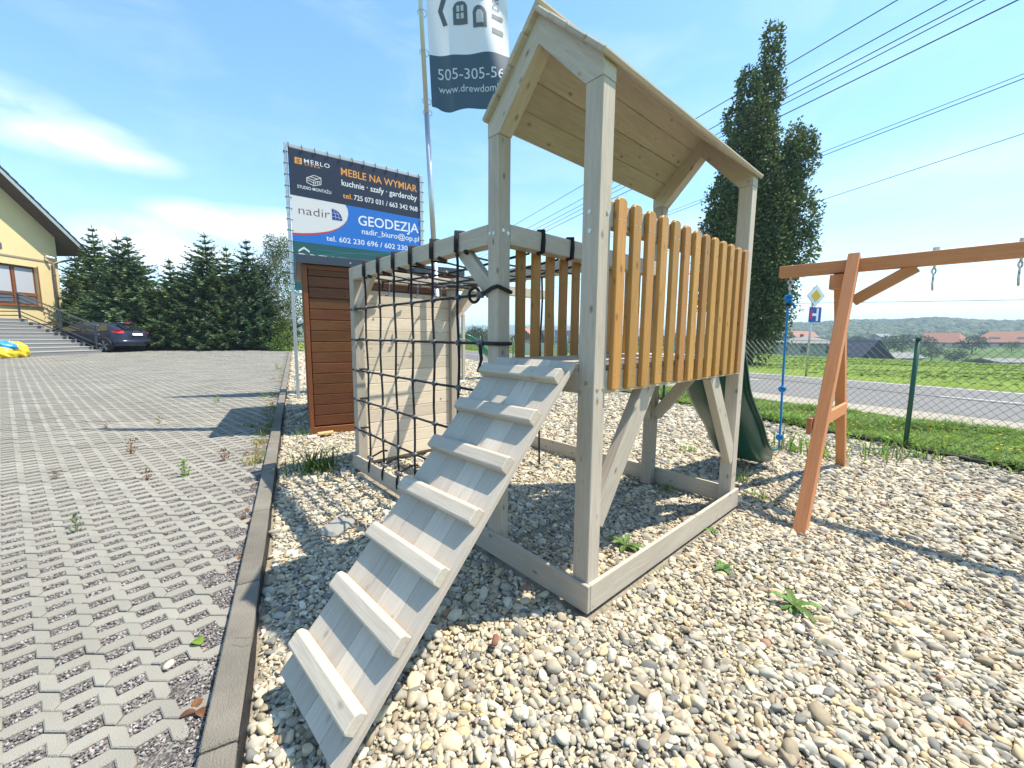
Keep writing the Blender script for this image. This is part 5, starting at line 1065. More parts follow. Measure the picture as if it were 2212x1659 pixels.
# ------------------------------------------------------------------ weeds, grass, field plants
GR = [leaf_mat('grass_blade', (0.22, 0.34, 0.04), 0.4, 0.5), leaf_mat('grass_dark', (0.14, 0.235, 0.032), 0.4, 0.45), leaf_mat('dry_blade', (0.30, 0.22, 0.08), 0.4, 0.2), leaf_mat('beet_leaf', (0.20, 0.30, 0.065), 0.45, 0.5), leaf_mat('rust_leaf', (0.17, 0.075, 0.03), 0.4, 0.2), leaf_mat('dandelion_leaf', (0.12, 0.22, 0.05), 0.3, 0.35)]
DAND = mat('dandelion_yellow', (0.75, 0.5, 0.02), 0.7)
def blades(n, L_, w, spread, m, seed, bend=.5, flat=0.0):
    r = random.Random(seed); vs, fs = [], []
    for _ in range(n):
        a = r.uniform(0, 6.283); l = L_*r.uniform(.55, 1.15); tilt = r.uniform(.05, .55)+flat; bx, by = r.gauss(0, spread), r.gauss(0, spread); d = Vector((math.cos(a), math.sin(a), 0)); s = Vector((-d.y, d.x, 0)); o_ = len(vs); p = Vector((bx, by, 0)); ang_ = tilt
        for k in range(4):
            ww = w*(1, .9, .6, .05)[k]; vs += [p-s*ww*.5, p+s*ww*.5]; step = l/3; p = p+(d*math.sin(ang_)+zz*math.cos(ang_))*step; ang_ += bend*r.uniform(.4, 1.0)
        for k in range(3): fs.append((o_+2*k, o_+2*k+1, o_+2*k+3, o_+2*k+2))
    return vs, fs
def leaves_rosette(n, L_, w, m, seed, up_=.5, tooth=True):
    r = random.Random(seed); vs, fs = [], []
    for q in range(n):
        a = 6.283*q/n+r.uniform(-.4, .4); l = L_*r.uniform(.6, 1.15); d = Vector((math.cos(a), math.sin(a), 0)); s = Vector((-d.y, d.x, 0)); p = Vector((0, 0, .004)); el = up_+r.uniform(-.15, .35); o_ = len(vs); K = 7
        for k in range(K):
            t_ = k/(K-1); ww = w*math.sin(math.pi*min(1, .12+.86*t_))*(1.0 if (k % 2 == 0 or not tooth) else .62)*(1 if k < K-1 else .1); vs += [p-s*ww*.5+zz*ww*.12, p, p+s*ww*.5+zz*ww*.12]; p = p+(d*math.cos(el)+zz*math.sin(el))*(l/(K-1)); el -= .22
        for k in range(K-1):
            for j in (0, 1): fs.append((o_+3*k+j, o_+3*k+j+1, o_+3*k+3+j+1, o_+3*k+3+j))
    return vs, fs
def plant(name, x, y, z, data, m, label, cat, group=None, s=1.0, rot=0.0):
    return tag(add(name, mesh(name, data[0], data[1], m), Matrix.Translation((x, y, z)) @ Matrix.Rotation(rot, 4, 'Z') @ Matrix.Scale(s, 4)), label, cat, group)
gzf = lambda x, y: float(gravel_z(x, y))+.008
mat_tuft = leaf_mat('tuft_blade', (0.075, 0.135, 0.030), 0.4, 0.35)
plant('grass_tuft', -.30, 3.05, gzf(-.3, 3.05), merge(blades(110, .30, .010, .08, None, 1), blades(60, .20, .011, .14, None, 2)), mat_tuft, 'dark green grass tuft growing in pebbles beside the kerb', 'grass tuft')
for i, (x, y, s, lb) in enumerate([(.67, .215, 1.25, 'dandelion rosette inside the tower base by the near beam'), (.864, -.293, .85, 'small dandelion rosette right of the near base beam'), (.789, -.648, 1.15, 'flat dandelion rosette in open pebbles below the swing leg'), (1.284, -.064, .6, 'tiny green rosette tight against the outer side of the base beam')]):
    plant('dandelion', x, y, gzf(x, y), leaves_rosette(9, .11, .035, None, 20+i), GR[5], lb, 'weed', 'weeds among the pebbles', s, i*1.1)
for i, (x, y, s, lb) in enumerate([(2.18, -.08, .8, 'wispy weed right of the far tower corner'), (4.035, .117, 2.3, 'bushy grass clump below the hanging blue rope'), (4.055, -.14, 2.4, 'bushy grass clump at the foot of the far swing leg'), (4.52, -.536, 2.0, 'grass clump near the fence edge board'), (2.545, .183, .9, 'wispy weed under the slide exit'), (1.748, .496, .8, 'low weed inside the far end of the tower base'), (3.10, .911, 1.0, 'spindly weed in pebbles left of the slide'), (4.83, -.85, 1.9, 'grass clump against the green fence post'), (-.05, 4.55, .9, 'grass at the left foot of the shed'), (-.45, 5.4, .8, 'thin weeds between kerb and shed'), (.25, 8.1, .9, 'weeds at the foot of the billboard post')]):
    plant('weed_clump', x, y, gzf(x, y), merge(blades(26, .13, .007, .06, None, 60+i, .35), leaves_rosette(7, .06, .016, None, 80+i, .9)), GR[i % 2], lb, 'weed', 'weeds among the pebbles', s, i)
LZ = lambda x, y: float(lot_z(x, y))
def dry_weed(seed):
    r = random.Random(seed); v, f = blades(9, .16, .004, .012, None, seed, .25); vs2, fs2 = [], []
    for _ in range(34):
        a = r.uniform(0, 6.28); rr_ = r.uniform(0, .05); p = Vector((math.cos(a)*rr_, math.sin(a)*rr_, r.uniform(.01, .15))); d = Vector((r.gauss(0, 1), r.gauss(0, 1), r.gauss(0, 1))).normalized()*.016; e = d.orthogonal().normalized()*.007; o_ = len(vs2); vs2 += [p-d, p+e, p+d, p-e]; fs2.append((o_, o_+1, o_+2, o_+3))
    return merge((v, f), (vs2, fs2))
for i, (x, y, s, k, lb) in enumerate([(-1.647, 4.808, 1.1, 4, 'upright rusty dry weed in the pavers, tallest of its kind'), (-1.271, 3.633, 1.1, 1, 'upright greenish dry weed in the pavers near the kerb'), (-.934, 3.929, .9, 4, 'reddish weed in the pavers, close to the kerb and the shed shadow'), (-1.532, 3.741, .8, 4, 'flattened rusty weed on the pavers'), (-2.144, 4.289, .6, 4, 'small brown weed in the pavers on the left'), (-1.894, 2.793, .8, 5, 'low green weed in the nearer pavers'), (-.634, 3.991, 1.0, 2, 'dry orange grass spilling over the kerb edge'), (-1.917, 6.464, .7, 4, 'tiny brown weed on the left above the long shadow line'), (-.557, 7.817, 1.0, 1, 'spindly weed in the sunny pavers before the billboard shadow'), (.015, 6.343, 1.1, 0, 'green weeds growing along the kerb in the shed shadow'), (-.679, 3.627, .9, 2, 'straw coloured grass lying by the kerb'), (-1.381, 6.389, .8, 2, 'scattered dry weed between the shadow lines'), (1.607, 13.32, 1.6, 0, 'tall green weed at the far end of the kerb')]):
    plant('paver_weed', x, y, LZ(x, y)-.005, dry_weed(200+i), GR[k], lb, 'weed', 'weeds between the pavers', s*1.0, i)
def placed(data, x, y, z, sc=1.0, rot=0.0):
    M = Matrix.Translation((x, y, z)) @ Matrix.Rotation(rot, 4, 'Z') @ Matrix.Scale(sc, 4); return [M @ Vector(v) for v in data[0]], data[1]
for col_, cnt, nm in ((GR[1], 22, 'kerb_grass'), (GR[2], 34, 'kerb_dry_grass')):
    ds = []
    for i in range(cnt):
        t_ = random.choice((random.uniform(3.3, 5.2), random.uniform(3.4, 14))); off = -random.uniform(.01, .09)-(.35*random.random()**2 if t_ > 5 else .1*random.random()); p = KN*(K_L+off)+KD*t_
        ds.append(placed(blades(16, .09, .006, .04, None, 300+i, .5, .2 if nm == 'kerb_dry_grass' else 0), p[0], p[1], LZ(*p)-.01, random.uniform(.6, 1.4), i))
    v, f = merge(*ds); tag(add(nm, mesh(nm, v, f, col_)), ('green' if nm == 'kerb_grass' else 'straw coloured dry')+' grass sprouting along the lot side of the kerb', 'grass', None, 'stuff')
# verge grass and field plants
def cl_mesh(i, kind):
    if kind == 0: v, f = blades(24, .15, .010, .06, None, 500+i, .55, .25)
    elif kind == 1: v, f = merge(blades(10, .12, .010, .06, None, 520+i, .6, .3), leaves_rosette(8, .11, .042, None, 540+i, .6, False))
    else: v, f = leaves_rosette(8, .26, .13, None, 560+i, .85, False)
    return mesh('grass_kind', v, f, GR[[0, 1, 0, 3, 3, 3][i]])
kinds = [cl_mesh(0, 0), cl_mesh(1, 0), cl_mesh(2, 1), cl_mesh(3, 1), cl_mesh(4, 2), cl_mesh(5, 2)]
x, y = jitter_grid(2, 22, -12, 36, .075); fo = FN[0]*x+FN[1]*y-F_OFF; ro_ = road_off(x, y); dd = np.hypot(x-EYE.x, y-EYE.y)
k = (fo > .04) & (ro_ < 8.05) & in_view(x, y, .8) & (rng.uniform(size=x.size) < np.clip(9/dd, .12, 1)); x, y, dd = x[k], y[k], dd[k]; n = len(x)
lowz = 1-.55*sstep(7.2, 8.0, road_off(x, y))
patch = .75+.55*np.sin(x*1.9+1.3*np.sin(y*.8))*np.sin(y*1.3+x*.6)+.35*np.sin(x*4.1+y*3.3)
sc_ = rng.uniform(.7, 1.6, n)*np.clip(patch, .45, 1.5)*np.clip(dd/9, 1, 2.2)*lowz
scatter('verge_grass', np.stack([x, y, ground_z(x, y)-.005], -1), rng.uniform(-.15, .15, (n, 3))+np.array([0, 0, 1])*rng.uniform(0, 6.28, (n, 1)), sc_[:, None]*np.ones((n, 3)), rng.integers(0, 4, n), kinds, label='sunlit green grass on the verge between fence and road', cat='grass'); print('verge', n)
x, y = jitter_grid(12, 70, -40, 110, .30); ro_ = road_off(x, y); dd = np.hypot(x-EYE.x, y-EYE.y)
k = (ro_ > 15.25) & (ro_ < 45) & in_view(x, y, .8) & (rng.uniform(size=x.size) < np.clip(24/dd, .1, 1)); x, y, dd = x[k], y[k], dd[k]; n = len(x)
scatter('field_crop', np.stack([x, y, field_z(x, y)-.02], -1), rng.uniform(-.15, .15, (n, 3))+np.array([0, 0, 1])*rng.uniform(0, 6.28, (n, 1)), (rng.uniform(.30, .65, n)*np.clip(dd/25, 1, 2.2)*np.clip(.85+.4*np.sin(x*.7+y*.45)*np.sin(y*.33-x*.2)+.25*np.sin(x*2.1+y*1.2), .4, 1.4))[:, None]*np.ones((n, 3)), np.where(road_off(x, y) < 16.6, rng.integers(0, 2, n), rng.integers(4, 6, n)), kinds, label='low leafy green crop on the field beyond the road', cat='crop'); print('crop', n)
# yellow flower heads in the verge
vs, fs = [], []
for _ in range(46):
    c_ = FP(t_post+random.gauss(.3, 1.2), random.uniform(.10, .19), random.choice((.35, .5, .8, 1.6, .3))+random.random()*.3); d_ = tube_data([c_, c_+Vector((0, 0, .008))], .013, 7); o_ = len(vs); vs += d_[0]; fs += [tuple(i+o_ for i in q) for q in d_[1]]; o_ = len(vs); s_ = tube_data([c_-Vector((.01, 0, .14)), c_], .0016, 3); vs += s_[0]; fs += [tuple(i+o_ for i in q) for q in s_[1]]
tag(add('yellow_flowers', mesh('yellow_flowers', vs, fs, DAND)), 'scattered yellow flower heads in the verge grass by the fence', 'flowers', None, 'stuff')

# ------------------------------------------------------------------ small things on the ground
tag(beam('concrete_block', (-.66, 1.655, gzf(-.6, 1.7)+.004), (-.47, 1.77, gzf(-.5, 1.7)+.018), .16, .05, CONC, ch=.02), 'light grey concrete block half sunk in the pebbles by the ramp', 'concrete block')
tag(beam('wood_offcut', (.09, 4.30, .045), (.27, 4.27, .05), .10, .022, RAW), 'yellow fresh wood offcut lying at the foot of the shed', 'wood offcut'); tag(beam('wood_offcut', (-.02, 4.33, .012), (.11, 4.29, .012), .09, .022, PALE), 'pale grey wood offcut lying next to the yellow one', 'wood offcut')
tag(add('brick_shard', box_mesh(.06, .026, .022, mat('brick_red', (.20, .085, .06), .85, var=.4, vscale=30), .008), Matrix.Translation((-.45, .134, .012)) @ Matrix.Rotation(.7, 4, 'Z')), 'red brick shard among the pebbles right of the ramp', 'brick shard')
tag(beam('bark_debris', (-.05, 1.60, .012), (.02, 1.76, .016), .09, .012, BARK), 'dark strip of bark lying beside the long base beam', 'debris')
tag(add('stray_pebble', PEBBLES[4], Matrix.Translation((-1.486, .985, LZ(-1.486, .985)+.004)) @ Matrix.Scale(.022, 4)), 'single cream pebble lying in a paver opening', 'pebble')
lf = leaves_rosette(1, .075, .045, None, 3, .35, False); plant('fallen_leaf', -1.375, 1.03, LZ(-1.37, 1.04)+.004, lf, GR[0], 'fallen yellow-green leaf on the pavers beside the kerb', 'leaf', None, 1.0, 2.2)
ds = []
for i in range(14):
    p = KN*(K_L-random.uniform(.01, .05))+KD*random.uniform(.2, 3.4); ds.append(placed(leaves_rosette(1, .05, .028, None, 900+i, .2, False), p[0], p[1], LZ(*p)-.004, random.uniform(.7, 1.3), random.uniform(0, 6)))
v, f = merge(*ds); tag(add('leaf_litter', mesh('leaf_litter', v, f, GR[4])), 'curled brown leaves lying in the gap along the kerb', 'leaf litter', None, 'stuff')
ds = []
for i in range(34):
    cx_, cy_ = random.choice(((-.55, 0.0), (-.62, -.12), (-.95, .55), (0.15, -.45))); x, y = cx_+random.gauss(0, .13), cy_+random.gauss(0, .13)
    ds.append(tube_data([Vector((x, y, .018)), Vector((x+random.uniform(-.05, .05), y+random.uniform(-.05, .05), .026)), Vector((x+random.uniform(-.09, .09), y+random.uniform(-.09, .09), .016))], .0012, 4))
v, f = merge(*ds); tag(add('dry_straw', mesh('dry_straw', v, f, GR[2])), 'dry straw litter lying across the pebbles right of the ramp', 'straw', None, 'stuff')

# ------------------------------------------------------------------ road sign, power lines
sg = thing('road_sign', (16.15, 2.607, 0.1), 'priority road diamond above a blue dead-end plate on a grey pole', 'road sign')
tube('pole', [(16.15, 2.607, -.1), (16.12, 2.60, 3.10)], .035, STEEL, sg)
SNV = Vector((math.cos(math.radians(240)), math.sin(math.radians(240)), 0)); SNX = SNV.cross(zz)*-1; SNX = Vector((-SNV.y, SNV.x, 0))
SNX = -SNX if SNX.dot(rt) < 0 else SNX
SGY = mat('sign_yellow', (.72, .45, .02), .4); SGB = mat('sign_blue', (.01, .07, .38), .4); SGR = mat('sign_red', (.55, .03, .03), .4)
def plate(name, c, pts, m, h, parent=sg, th=.004):
    n = len(pts); vs = [Vector(c)+SNX*a+zz*b+SNV*h for a, b in pts]+[Vector(c)+SNX*a+zz*b+SNV*(h-th) for a, b in pts]
    return add(name, mesh(name, vs, [tuple(range(n)), tuple(range(n, 2*n))[::-1]]+[(i, n+i, n+(i+1) % n, (i+1) % n) for i in range(n)], m), None, parent)
rd = lambda r_: [(-r_, 0), (0, -r_), (r_, 0), (0, r_)]
dc = (16.15, 2.606, 2.80); plate('diamond_plate', dc, rd(.37), WHITE, 0.1000); plate('diamond_edge', dc, rd(.385), BLK, 0.0950); plate('diamond_centre', dc, rd(.215), SGY, 0.1060)
bc = (16.15, 2.585, 2.15); bx_ = lambda x0, x1, z0, z1: [(x0, z0), (x1, z0), (x1, z1), (x0, z1)]
plate('blue_plate', bc, bx_(-.26, .26, -.26, .26), SGB, 0.1000); plate('white_bar', bc, bx_(.05, .14, -.22, .22), WHITE, 0.1060); plate('white_bar', bc, bx_(-.12, .05, -.045, .045), WHITE, 0.1055); plate('red_bar', bc, bx_(-.21, -.12, -.15, .15), SGR, 0.1060)
CAB = mat('cable', (0.05, 0.055, 0.065), 0.6)
def cable(a, b, ext0, ext1, sagv, label, r=0.013):
    a, b = Vector(a), Vector(b); d = b-a; a, b = a-d*ext0, b+d*ext1
    tag(tube('power_line', [a.lerp(b, i/24)-zz*sagv*4*(i/24)*(1-i/24)+zz*sagv*.5 for i in range(25)], r, CAB, None, 5), label, 'cable', 'overhead cables along the road')
for a, b, r_, lb in [((12.147, 5.458, 8.247), (10.568, .481, 8.257), .012, 'topmost overhead cable crossing in front of the poplar'), ((12.745, 5.36, 8.035), (10.975, -.221, 8.078), .012, 'second overhead cable from the top'), ((13.394, 5.42, 8.099), (11.493, -.571, 8.149), .012, 'third overhead cable from the top, close above the fourth'), ((13.828, 5.467, 8.159), (11.862, -.73, 8.25), .012, 'fourth overhead cable, close below the third'), ((13.006, 4.858, 7.563), (11.092, -1.174, 7.616), .014, 'lowest of the five near overhead cables'),
                      ((17.762, 3.316, 8.174), (16.233, -1.504, 8.286), .010, 'upper of the pair of thin cables right of the poplar'), ((18.213, 3.416, 8.2), (16.646, -1.525, 8.329), .013, 'lower of the pair of thin cables right of the poplar'), ((23.358, 4.422, 7.943), (21.379, -1.817, 8.349), .013, 'single thin cable below the pair right of the poplar')]: cable(a, b, 4.5, 1.2, .02, lb, r_)
cable((42.151, 9.98, 4.524), (43.461, -3.599, 4.121), 1.2, 1.0, .05, 'long low cable level above the hills', .022)

# ------------------------------------------------------------------ second slide and other things beyond the tower
far_s = thing('far_slide', (6.2, 9.2, 0), 'second green slide of another play set standing beyond the net frame', 'slide')
SL2 = mat('green_plastic_far', (0.03, 0.22, 0.16), 0.35)
v, f = slide_mesh(-.22, .22, [(p.x, p.z) for p in bez((0, 0, 1.25), (.4, 0, 1.2), (.5, 0, .9), (.9, 0, .62), 6)]+[(p.x, p.z) for p in bez((.9, 0, .62), (1.3, 0, .3), (1.6, 0, .10), (2.1, 0, .08), 8)][1:])
M_ = Matrix.Translation((5.3, 8.6, 0)) @ Matrix.Rotation(math.radians(-20), 4, 'Z'); o = add('chute', mesh('chute', v, f, SL2, True), M_, far_s); md = o.modifiers.new('thick', 'SOLIDIFY'); md.thickness = .01
for (a, b) in (((0, -.25, 0), (0, -.25, 1.9)), ((0, .25, 0), (0, .25, 1.9)), ((-.9, -.25, 0), (-.9, -.25, 1.9)), ((-.9, .25, 0), (-.9, .25, 1.9))): beam('post', M_ @ Vector(a), M_ @ Vector(b), .08, .08, GREY, far_s)
beam('deck', M_ @ Vector((-.95, 0, 1.2)), M_ @ Vector((0.05, 0, 1.2)), .6, .05, GREY, far_s)
ff = thing('feather_flag', (15.0, 14.4, 0), 'grey feather flag on a bent pole seen between the slats', 'flag')
bp_ = Vector((15.2, 13.9, 0)); pole_pts = [bp_, bp_+Vector((0, 0, 1.2)), bp_+Vector((-.05, .05, 2.6)), bp_+Vector((-.10, .12, 3.0)), bp_+Vector((-.25, .26, 3.15)), bp_+Vector((-.36, .38, 3.02))]
ff.location = bp_; W[ff] = Matrix.Translation(bp_)
tube('pole', pole_pts, .02, STEEL, ff); n_ = 10
pv = []; 
for i in range(n_+1):
    t_ = i/n_; z = .75+2.3*t_; w_ = .50*min(1, t_*2.2)*(1 if t_ < .85 else (1-(t_-.85)/.15*.3)); base_p = bp_+Vector((-.05*t_, .05*t_, z)); pv += [base_p, base_p+Vector((-.70, .70, 0))*w_]
add('cloth', mesh('cloth', pv, [(2*i, 2*i+1, 2*i+3, 2*i+2) for i in range(n_)], mat('grey_cloth', (.20, .20, .25), .7, trans=.2)), None, ff)

# ------------------------------------------------------------------ distant village, trees and wooded hills
RW_ = mat('grey_house_wall', (.30, .30, .28), .9, var=.15, vscale=.6); RW2 = mat('cream_house_wall', (.48, .42, .34), .9, var=.1, vscale=.6); RFG = mat('grey_roof', (.22, .22, .22), .95, spec=.05); RFD = mat('slate_roof', (.05, .06, .085), .95, spec=.05); RFR = mat('red_roof', (.36, .17, .115), .95, spec=.05, var=.15, vscale=1); WD = mat('far_window', (.03, .035, .045), .2)
def far_house(x, y, z, az, l, w, h, rh, wall, roof, label, hip=0.0, floors=2, wins=3, dormer=False, chim=True):
    root = thing('house', (x, y, z), label, 'house'); M = Matrix.Translation((x, y, z)) @ Matrix.Rotation(az, 4, 'Z')
    vs = [(-l/2, -w/2, -1), (l/2, -w/2, -1), (l/2, w/2, -1), (-l/2, w/2, -1), (-l/2, -w/2, h), (l/2, -w/2, h), (l/2, w/2, h), (-l/2, w/2, h), (-l/2+.01, 0, h+(rh if not hip else 0)), (l/2-.01, 0, h+(rh if not hip else 0))]
    fs = [(0, 1, 5, 4), (1, 2, 6, 9, 5), (2, 3, 7, 6), (3, 0, 4, 8, 7), (4, 5, 9, 8), (6, 7, 8, 9)]; wl = add('wall', mesh('wall', vs, fs, wall), M, root); e = .5; i_ = hip*l/2
    vs = [(-l/2-e, -w/2-e, h-.15), (l/2+e, -w/2-e, h-.15), (l/2+e, w/2+e, h-.15), (-l/2-e, w/2+e, h-.15), (-l/2-e+i_, 0, h+rh), (l/2+e-i_, 0, h+rh)]; vs += [(a, b, c+.22) for a, b, c in vs]
    fs = [(6, 7, 11, 10), (8, 9, 10, 11), (7, 8, 11), (9, 6, 10), (0, 4, 5, 1), (2, 5, 4, 3), (1, 5, 2), (3, 4, 0), (0, 1, 7, 6), (1, 2, 8, 7), (2, 3, 9, 8), (3, 0, 6, 9)]; rf = add('roof', mesh('roof', vs, fs, roof), M, root)
    if chim: add('chimney', box_mesh(.6, .5, 1.5, mat('chimney_brick', (.25, .12, .09), .9), .02), M @ Matrix.Translation((l*.12, .3, h+rh*.95)), rf)
    for fl in range(floors):
        zc = h*(fl+.55)/floors
        for k in range(wins):
            for sd_ in (-1, 1): add('window', box_mesh(1.1, .06, 1.25, WD, 0), M @ Matrix.Translation((l*((k+.5)/wins-.5), sd_*(w/2+.01), zc)), wl)
        for k in range(2):
            for sd_ in (-1, 1): add('window', box_mesh(.06, 1.0, 1.25, WD, 0), M @ Matrix.Translation((sd_*(l/2+.01), w*(k-.5)*.5, zc)), wl)
    if dormer: add('dormer', box_mesh(l*.22, 1.6, 1.3, RW2, .02), M @ Matrix.Translation((l*.2, -w*.28, h+rh*.42)), rf); add('dormer', box_mesh(l*.16, 1.6, 1.3, RW2, .02), M @ Matrix.Translation((-l*.2, -w*.28, h+rh*.42)), rf)
    return root
def polar(px_az, d): return EYE.x+d*math.cos(px_az), EYE.y+d*math.sin(px_az)
def az_px(px): return YAW-math.atan((px-1106)/876.24)
def fz(x, y): return float(field_z(np.array(x), np.array(y)))
def far_at(px, zd): x, y = polar(az_px(px), zd/math.cos(YAW-az_px(px))); return x, y, fz(x, y)
x, y, z = far_at(1735, 88); far_house(x, y, -5.0, .62, 9.5, 9, 5.4, 1.3, RW_, RFG, 'grey two-storey house with a low hipped roof', hip=.8, floors=2, wins=2)
x, y, z = far_at(1838, 104); far_house(x, y, -6.0, -2.12, 11.5, 9.5, 2.6, 4.5, RW_, RFD, 'house with a steep dark slate roof and grey gable', floors=1, wins=3)
x, y, z = far_at(1935, 108); far_house(x, y, -6.0, -.55, 9, 6, 2.6, 1.2, RW_, RFG, 'low grey outbuilding right of the dark roofed house', floors=1, wins=3, chim=False)
x, y, z = far_at(2025, 213); far_house(x, y, -3.9, -1.95, 19, 11, 4.0, 5.0, RW2, RFR, 'house with a long red tiled roof, left of its matching neighbour', hip=.35, floors=2, wins=5)
x, y, z = far_at(1975, 235); far_house(x, y, -3.5, -2.2, 15, 10, 3.5, 3.6, RW2, RFD, 'grey house with brown roof beside the red roofed one', floors=1, wins=3)
x, y, z = far_at(2180, 205); far_house(x, y, -4.0, -1.85, 26, 13, 4.6, 5.2, RW2, RFR, 'big red roofed villa with dormers at the right edge', hip=.4, floors=2, wins=6, dormer=True)
x, y, z = far_at(2195, 62); far_house(x, y, -4.1, -.75, 10, 4, 2.2, .35, RW_, RFG, 'low pale shed roof in the green field', floors=1, wins=2, chim=False)
x, y, z = far_at(1725, 330); far_house(x, y, -2, -.6, 20, 12, 5, 4.5, RW2, RFR, 'pale house with a grey-red roof far behind the hipped one', floors=1, wins=4)
x, y, z = far_at(1900, 330); far_house(x, y, -2, -.5, 18, 12, 5, 3, RW2, RFG, 'white house among trees below the hill', floors=1, wins=4)
for i, (px_, d, hh, lb) in enumerate([(1135, 160, 4.5, 'red roofed house behind the field left of the slats'), (1168, 170, 4.5, 'small house with red roof between two brown slats'), (1203, 150, 4.0, 'white gabled house seen between the slats'), (1232, 170, 4.2, 'pale house seen just left of the near post')]):
    x, y, z = far_at(px_, d); far_house(x, y, z, .6+i, 11, 9, hh, 4.0, RW2, RFR if i in (0, 1) else RFD, lb, floors=1, wins=3)
nb_ = thing('roadside_wall', (*polar(az_px(1345), 34), -.4), 'pale concrete panel wall with a yellow top beyond the road', 'wall'); aw = az_px(1345)
for k in range(7):
    p = Vector((*polar(aw, 34), 0))+Vector((math.sin(aw), -math.cos(aw), 0))*(k-3)*1.55
    beam('panel', p+Vector((0, 0, -.25)), p+Vector((0, 0, -.25))+Vector((math.sin(aw), -math.cos(aw), 0))*1.5, .1, 1.1, mat('panel_concrete', (.50, .48, .42), .9), nb_); beam('cap_panel', p+Vector((0, 0, .48)), p+Vector((0, 0, .48))+Vector((math.sin(aw), -math.cos(aw), 0))*1.5, .11, .34, mat('yellow_panel', (.60, .44, .10), .8), nb_)
pw = thing('panel_screen', (*polar(az_px(1142), 30), -.3), 'light perforated screen panels by the road, seen through the slats', 'screen'); aw = az_px(1142)
for k in range(4):
    p = Vector((*polar(aw, 30), .05))+Vector((math.sin(aw), -math.cos(aw), 0))*(k-.4)*1.25; beam('panel', p, p+Vector((math.sin(aw), -math.cos(aw), 0))*(.55 if k != 1 else .9), .08, 1.5, mat('screen_panel', (.55, .55, .53), .8), pw)
MT = [leaf_mat('far_leaf_a', (.060, .098, .030), .45, .15), leaf_mat('far_leaf_b', (.080, .120, .045), .4, .15), leaf_mat('far_leaf_c', (.042, .078, .034), .45, .1)]
ft = [(1660, 60, 2.6, 'shrubby tree at the foot of the poplar'), (1810, 118, 5, 'bush tree between the grey house and the dark roof'), (1775, 150, 6, 'tree behind the grey hipped house'), (1945, 165, 10, 'broad dark tree right of the dark roofed house'), (1985, 175, 9, 'dark round tree in the middle of the village'), (1915, 190, 8, 'tree rising behind the slate roof'), (2010, 140, 6, 'low olive shrub tree behind the fence post'), (2060, 130, 6, 'wide olive bush in front of the red roofed house'), (2095, 165, 9, 'grey-green round tree between the two red roofs'), (2080, 85, 3.4, 'dark spreading bush in the field'), (2180, 170, 5, 'small tree before the red roofed villa'), (2120, 260, 10, 'tree behind the gap between red roofs'), (1850, 210, 8, 'pale tree top behind the slate roof'), (1700, 200, 9, 'tree left of the hipped house'),
      (1030, 95, 4.6, 'bright green bush tree left of the near-left post'), (1050, 120, 6, 'round green tree beside the bright bush'), (1015, 150, 6.5, 'small tree at the field edge behind the net frame'), (1120, 190, 8, 'tree behind the field, just right of the left post'), (1155, 200, 9, 'dark tree between the first two slats'), (1185, 190, 8, 'tree between the second and third slat'), (1225, 200, 8, 'tree seen left of the near post'), (1250, 180, 7, 'tree close to the near post edge'), (1330, 210, 10, 'tree behind the yellow topped wall'), (1370, 215, 10, 'tree right of the yellow topped wall'), (1420, 220, 11, 'tree seen through the middle of the long slat row'), (1470, 225, 11, 'tree seen past the middle slats'), (1520, 215, 10, 'tree seen past the right slats'), (1570, 220, 10, 'tree seen near the last slat'), (1300, 220, 9, 'tree right behind the near post')]
for i, (px_, d, h, lb) in enumerate(ft):
    x, y, z = far_at(px_, d); s = h/6; r_ = random.Random(i); lob = [(0, 0, h*.55, h*.42, h*.42, h*.36)]+[(r_.uniform(-.35, .35)*h, r_.uniform(-.35, .35)*h, h*r_.uniform(.4, .78), h*.25, h*.25, h*.22) for _ in range(5)]
    cloud_tree('tree', x, y, z-.3, lob, h*.065, MT[i % 3], lb, trunk=(.03*h, h*.6), n=1500, seed=70+i, group='trees around the distant village', limbs=False)
# spruce bough showing past the net frame: a young spruce beyond the shed
spruce(5.1, 12.2, 2.62, .85, 'young spruce showing one bough past the net frame', 0, 77)
bpy.data.objects['spruce_tree.%03d' % 9]['group'] = 'lone young spruce'
# wooded hills
HAZE = 0.0006
HILLM = mat('forest_floor', (.03, .05, .02), .95)
def hill(name, a0, a1, d0, d1, d2, hfun, na=60, nd=14, zb0=-2.5):
    vs, fs = [], []
    for i in range(na+1):
        a = a0+(a1-a0)*i/na
        for j in range(nd+1):
            t_ = j/nd; d = d0+(d2-d0)*t_; hh = hfun(a)*float(sstep(d0, d1, d)); x, y = polar(a, d); vs.append((x, y, zb0+hh))
    for i in range(na):
        for j in range(nd): fs.append((i*(nd+1)+j, i*(nd+1)+j+1, (i+1)*(nd+1)+j+1, (i+1)*(nd+1)+j))
    return tag(add(name, mesh(name, vs, fs, HILLM, True)), kind='structure')
aR0, aR1 = az_px(1560), az_px(2500)
def h1(a):
    px = 1106+876.24*math.tan(YAW-a); H = float(np.interp(px, [1500, 1620, 1700, 1800, 2000, 2250, 2700], [4, 12, 26, 35, 38, 38, 30]))
    return 3.8+H/876.24*830*math.cos(YAW-a)-3.5+1.2*math.sin(a*31)+0.8*math.sin(a*57)
hill('wooded_hill', aR1, aR0, 430, 830, 1100, h1)
h2 = lambda a: 46+9*math.sin(a*9+1.2)+5*math.sin(a*23)
hill('far_hills', az_px(1620), az_px(640), 1500, 2300, 3000, h2, zb0=-4)
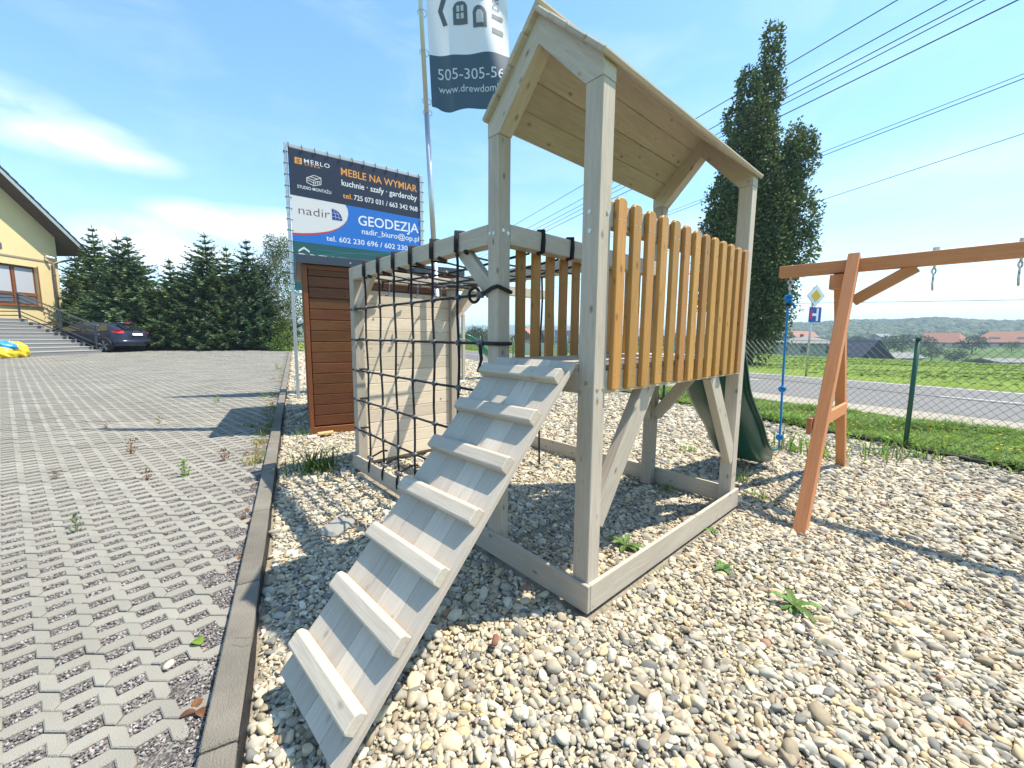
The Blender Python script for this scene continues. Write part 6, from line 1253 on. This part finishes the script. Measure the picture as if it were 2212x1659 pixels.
def blob_tree(i):
    bm = bmesh.new(); bmesh.ops.create_icosphere(bm, subdivisions=2, radius=1); r = random.Random(700+i)
    for v in bm.verts: v.co = Vector((v.co.x*r.uniform(.75, 1.2), v.co.y*r.uniform(.75, 1.2), v.co.z*r.uniform(.7, 1.25)))
    return bm_mesh('crown', bm, [mat('forest_crown_a', (.042, .070, .026), .9, rnd=.4), mat('forest_crown_b', (.055, .082, .030), .9, rnd=.4), mat('forest_crown_c', (.033, .060, .026), .9, rnd=.4)][i % 3], False)
FT = [blob_tree(i) for i in range(6)]
n = 9000; aa = rng.uniform(aR1, aR0, n); ddd = np.sqrt(rng.uniform(440**2, 900**2, n)); hz = np.array([h1(a) for a in aa])*sstep(430, 830, ddd); x, y = EYE.x+ddd*np.cos(aa), EYE.y+ddd*np.sin(aa); sz = rng.uniform(3.2, 6.0, n)
P3 = [np.stack([x, y, -2.5+hz+sz*.45], -1)]; S3 = [sz[:, None]*np.array([1, 1, 1.05])]
n2_ = 4000; aa = rng.uniform(az_px(1620), az_px(640), n2_); ddd = np.sqrt(rng.uniform(1600**2, 2500**2, n2_)); hz = np.array([h2(a) for a in aa])*sstep(1500, 2300, ddd); P3.append(np.stack([EYE.x+ddd*np.cos(aa), EYE.y+ddd*np.sin(aa), -4+hz+4], -1)); s_ = rng.uniform(8, 14, n2_); S3.append(s_[:, None]*np.ones((n2_, 3)))
# tree belts on the plain in front of the far hills
n3_ = 900; aa = rng.uniform(az_px(1620), az_px(960), n3_); ddd = rng.uniform(260, 420, n3_); P3.append(np.stack([EYE.x+ddd*np.cos(aa), EYE.y+ddd*np.sin(aa), -2.5+ddd*0], -1)); s_ = rng.uniform(3.0, 5.5, n3_); S3.append(s_[:, None]*np.array([1.2, 1.2, 1.0])*np.ones((n3_, 3)))
P3, S3 = np.concatenate(P3), np.concatenate(S3); n = len(P3)
scatter('woodland', P3, np.array([0, 0, 1])*rng.uniform(0, 6.28, (n, 1)), S3, rng.integers(0, 6, n), FT, label='bluish green woodland covering the hills on the horizon', cat='woodland')
hz_m = bpy.data.materials.new('haze'); hz_m.use_nodes = True; t = hz_m.node_tree; t.nodes.remove(t.nodes['Principled BSDF'])
pv_ = N(t, 'ShaderNodeVolumePrincipled'); pv_.inputs['Color'].default_value = (.66, .84, 1.0, 1); pv_.inputs['Density'].default_value = HAZE; L(t, pv_.outputs[0], t.nodes['Material Output'].inputs['Volume'])
S_ = 6300; add_h = mesh('haze', [(x*S_, y*S_, z) for z in (-12, 110) for x, y in ((-1, -1), (1, -1), (1, 1), (-1, 1))], [(0, 3, 2, 1), (4, 5, 6, 7), (0, 1, 5, 4), (1, 2, 6, 5), (2, 3, 7, 6), (3, 0, 4, 7)], hz_m)
tag(add('haze', add_h), kind='stuff')
print('objects', len(bpy.data.objects))
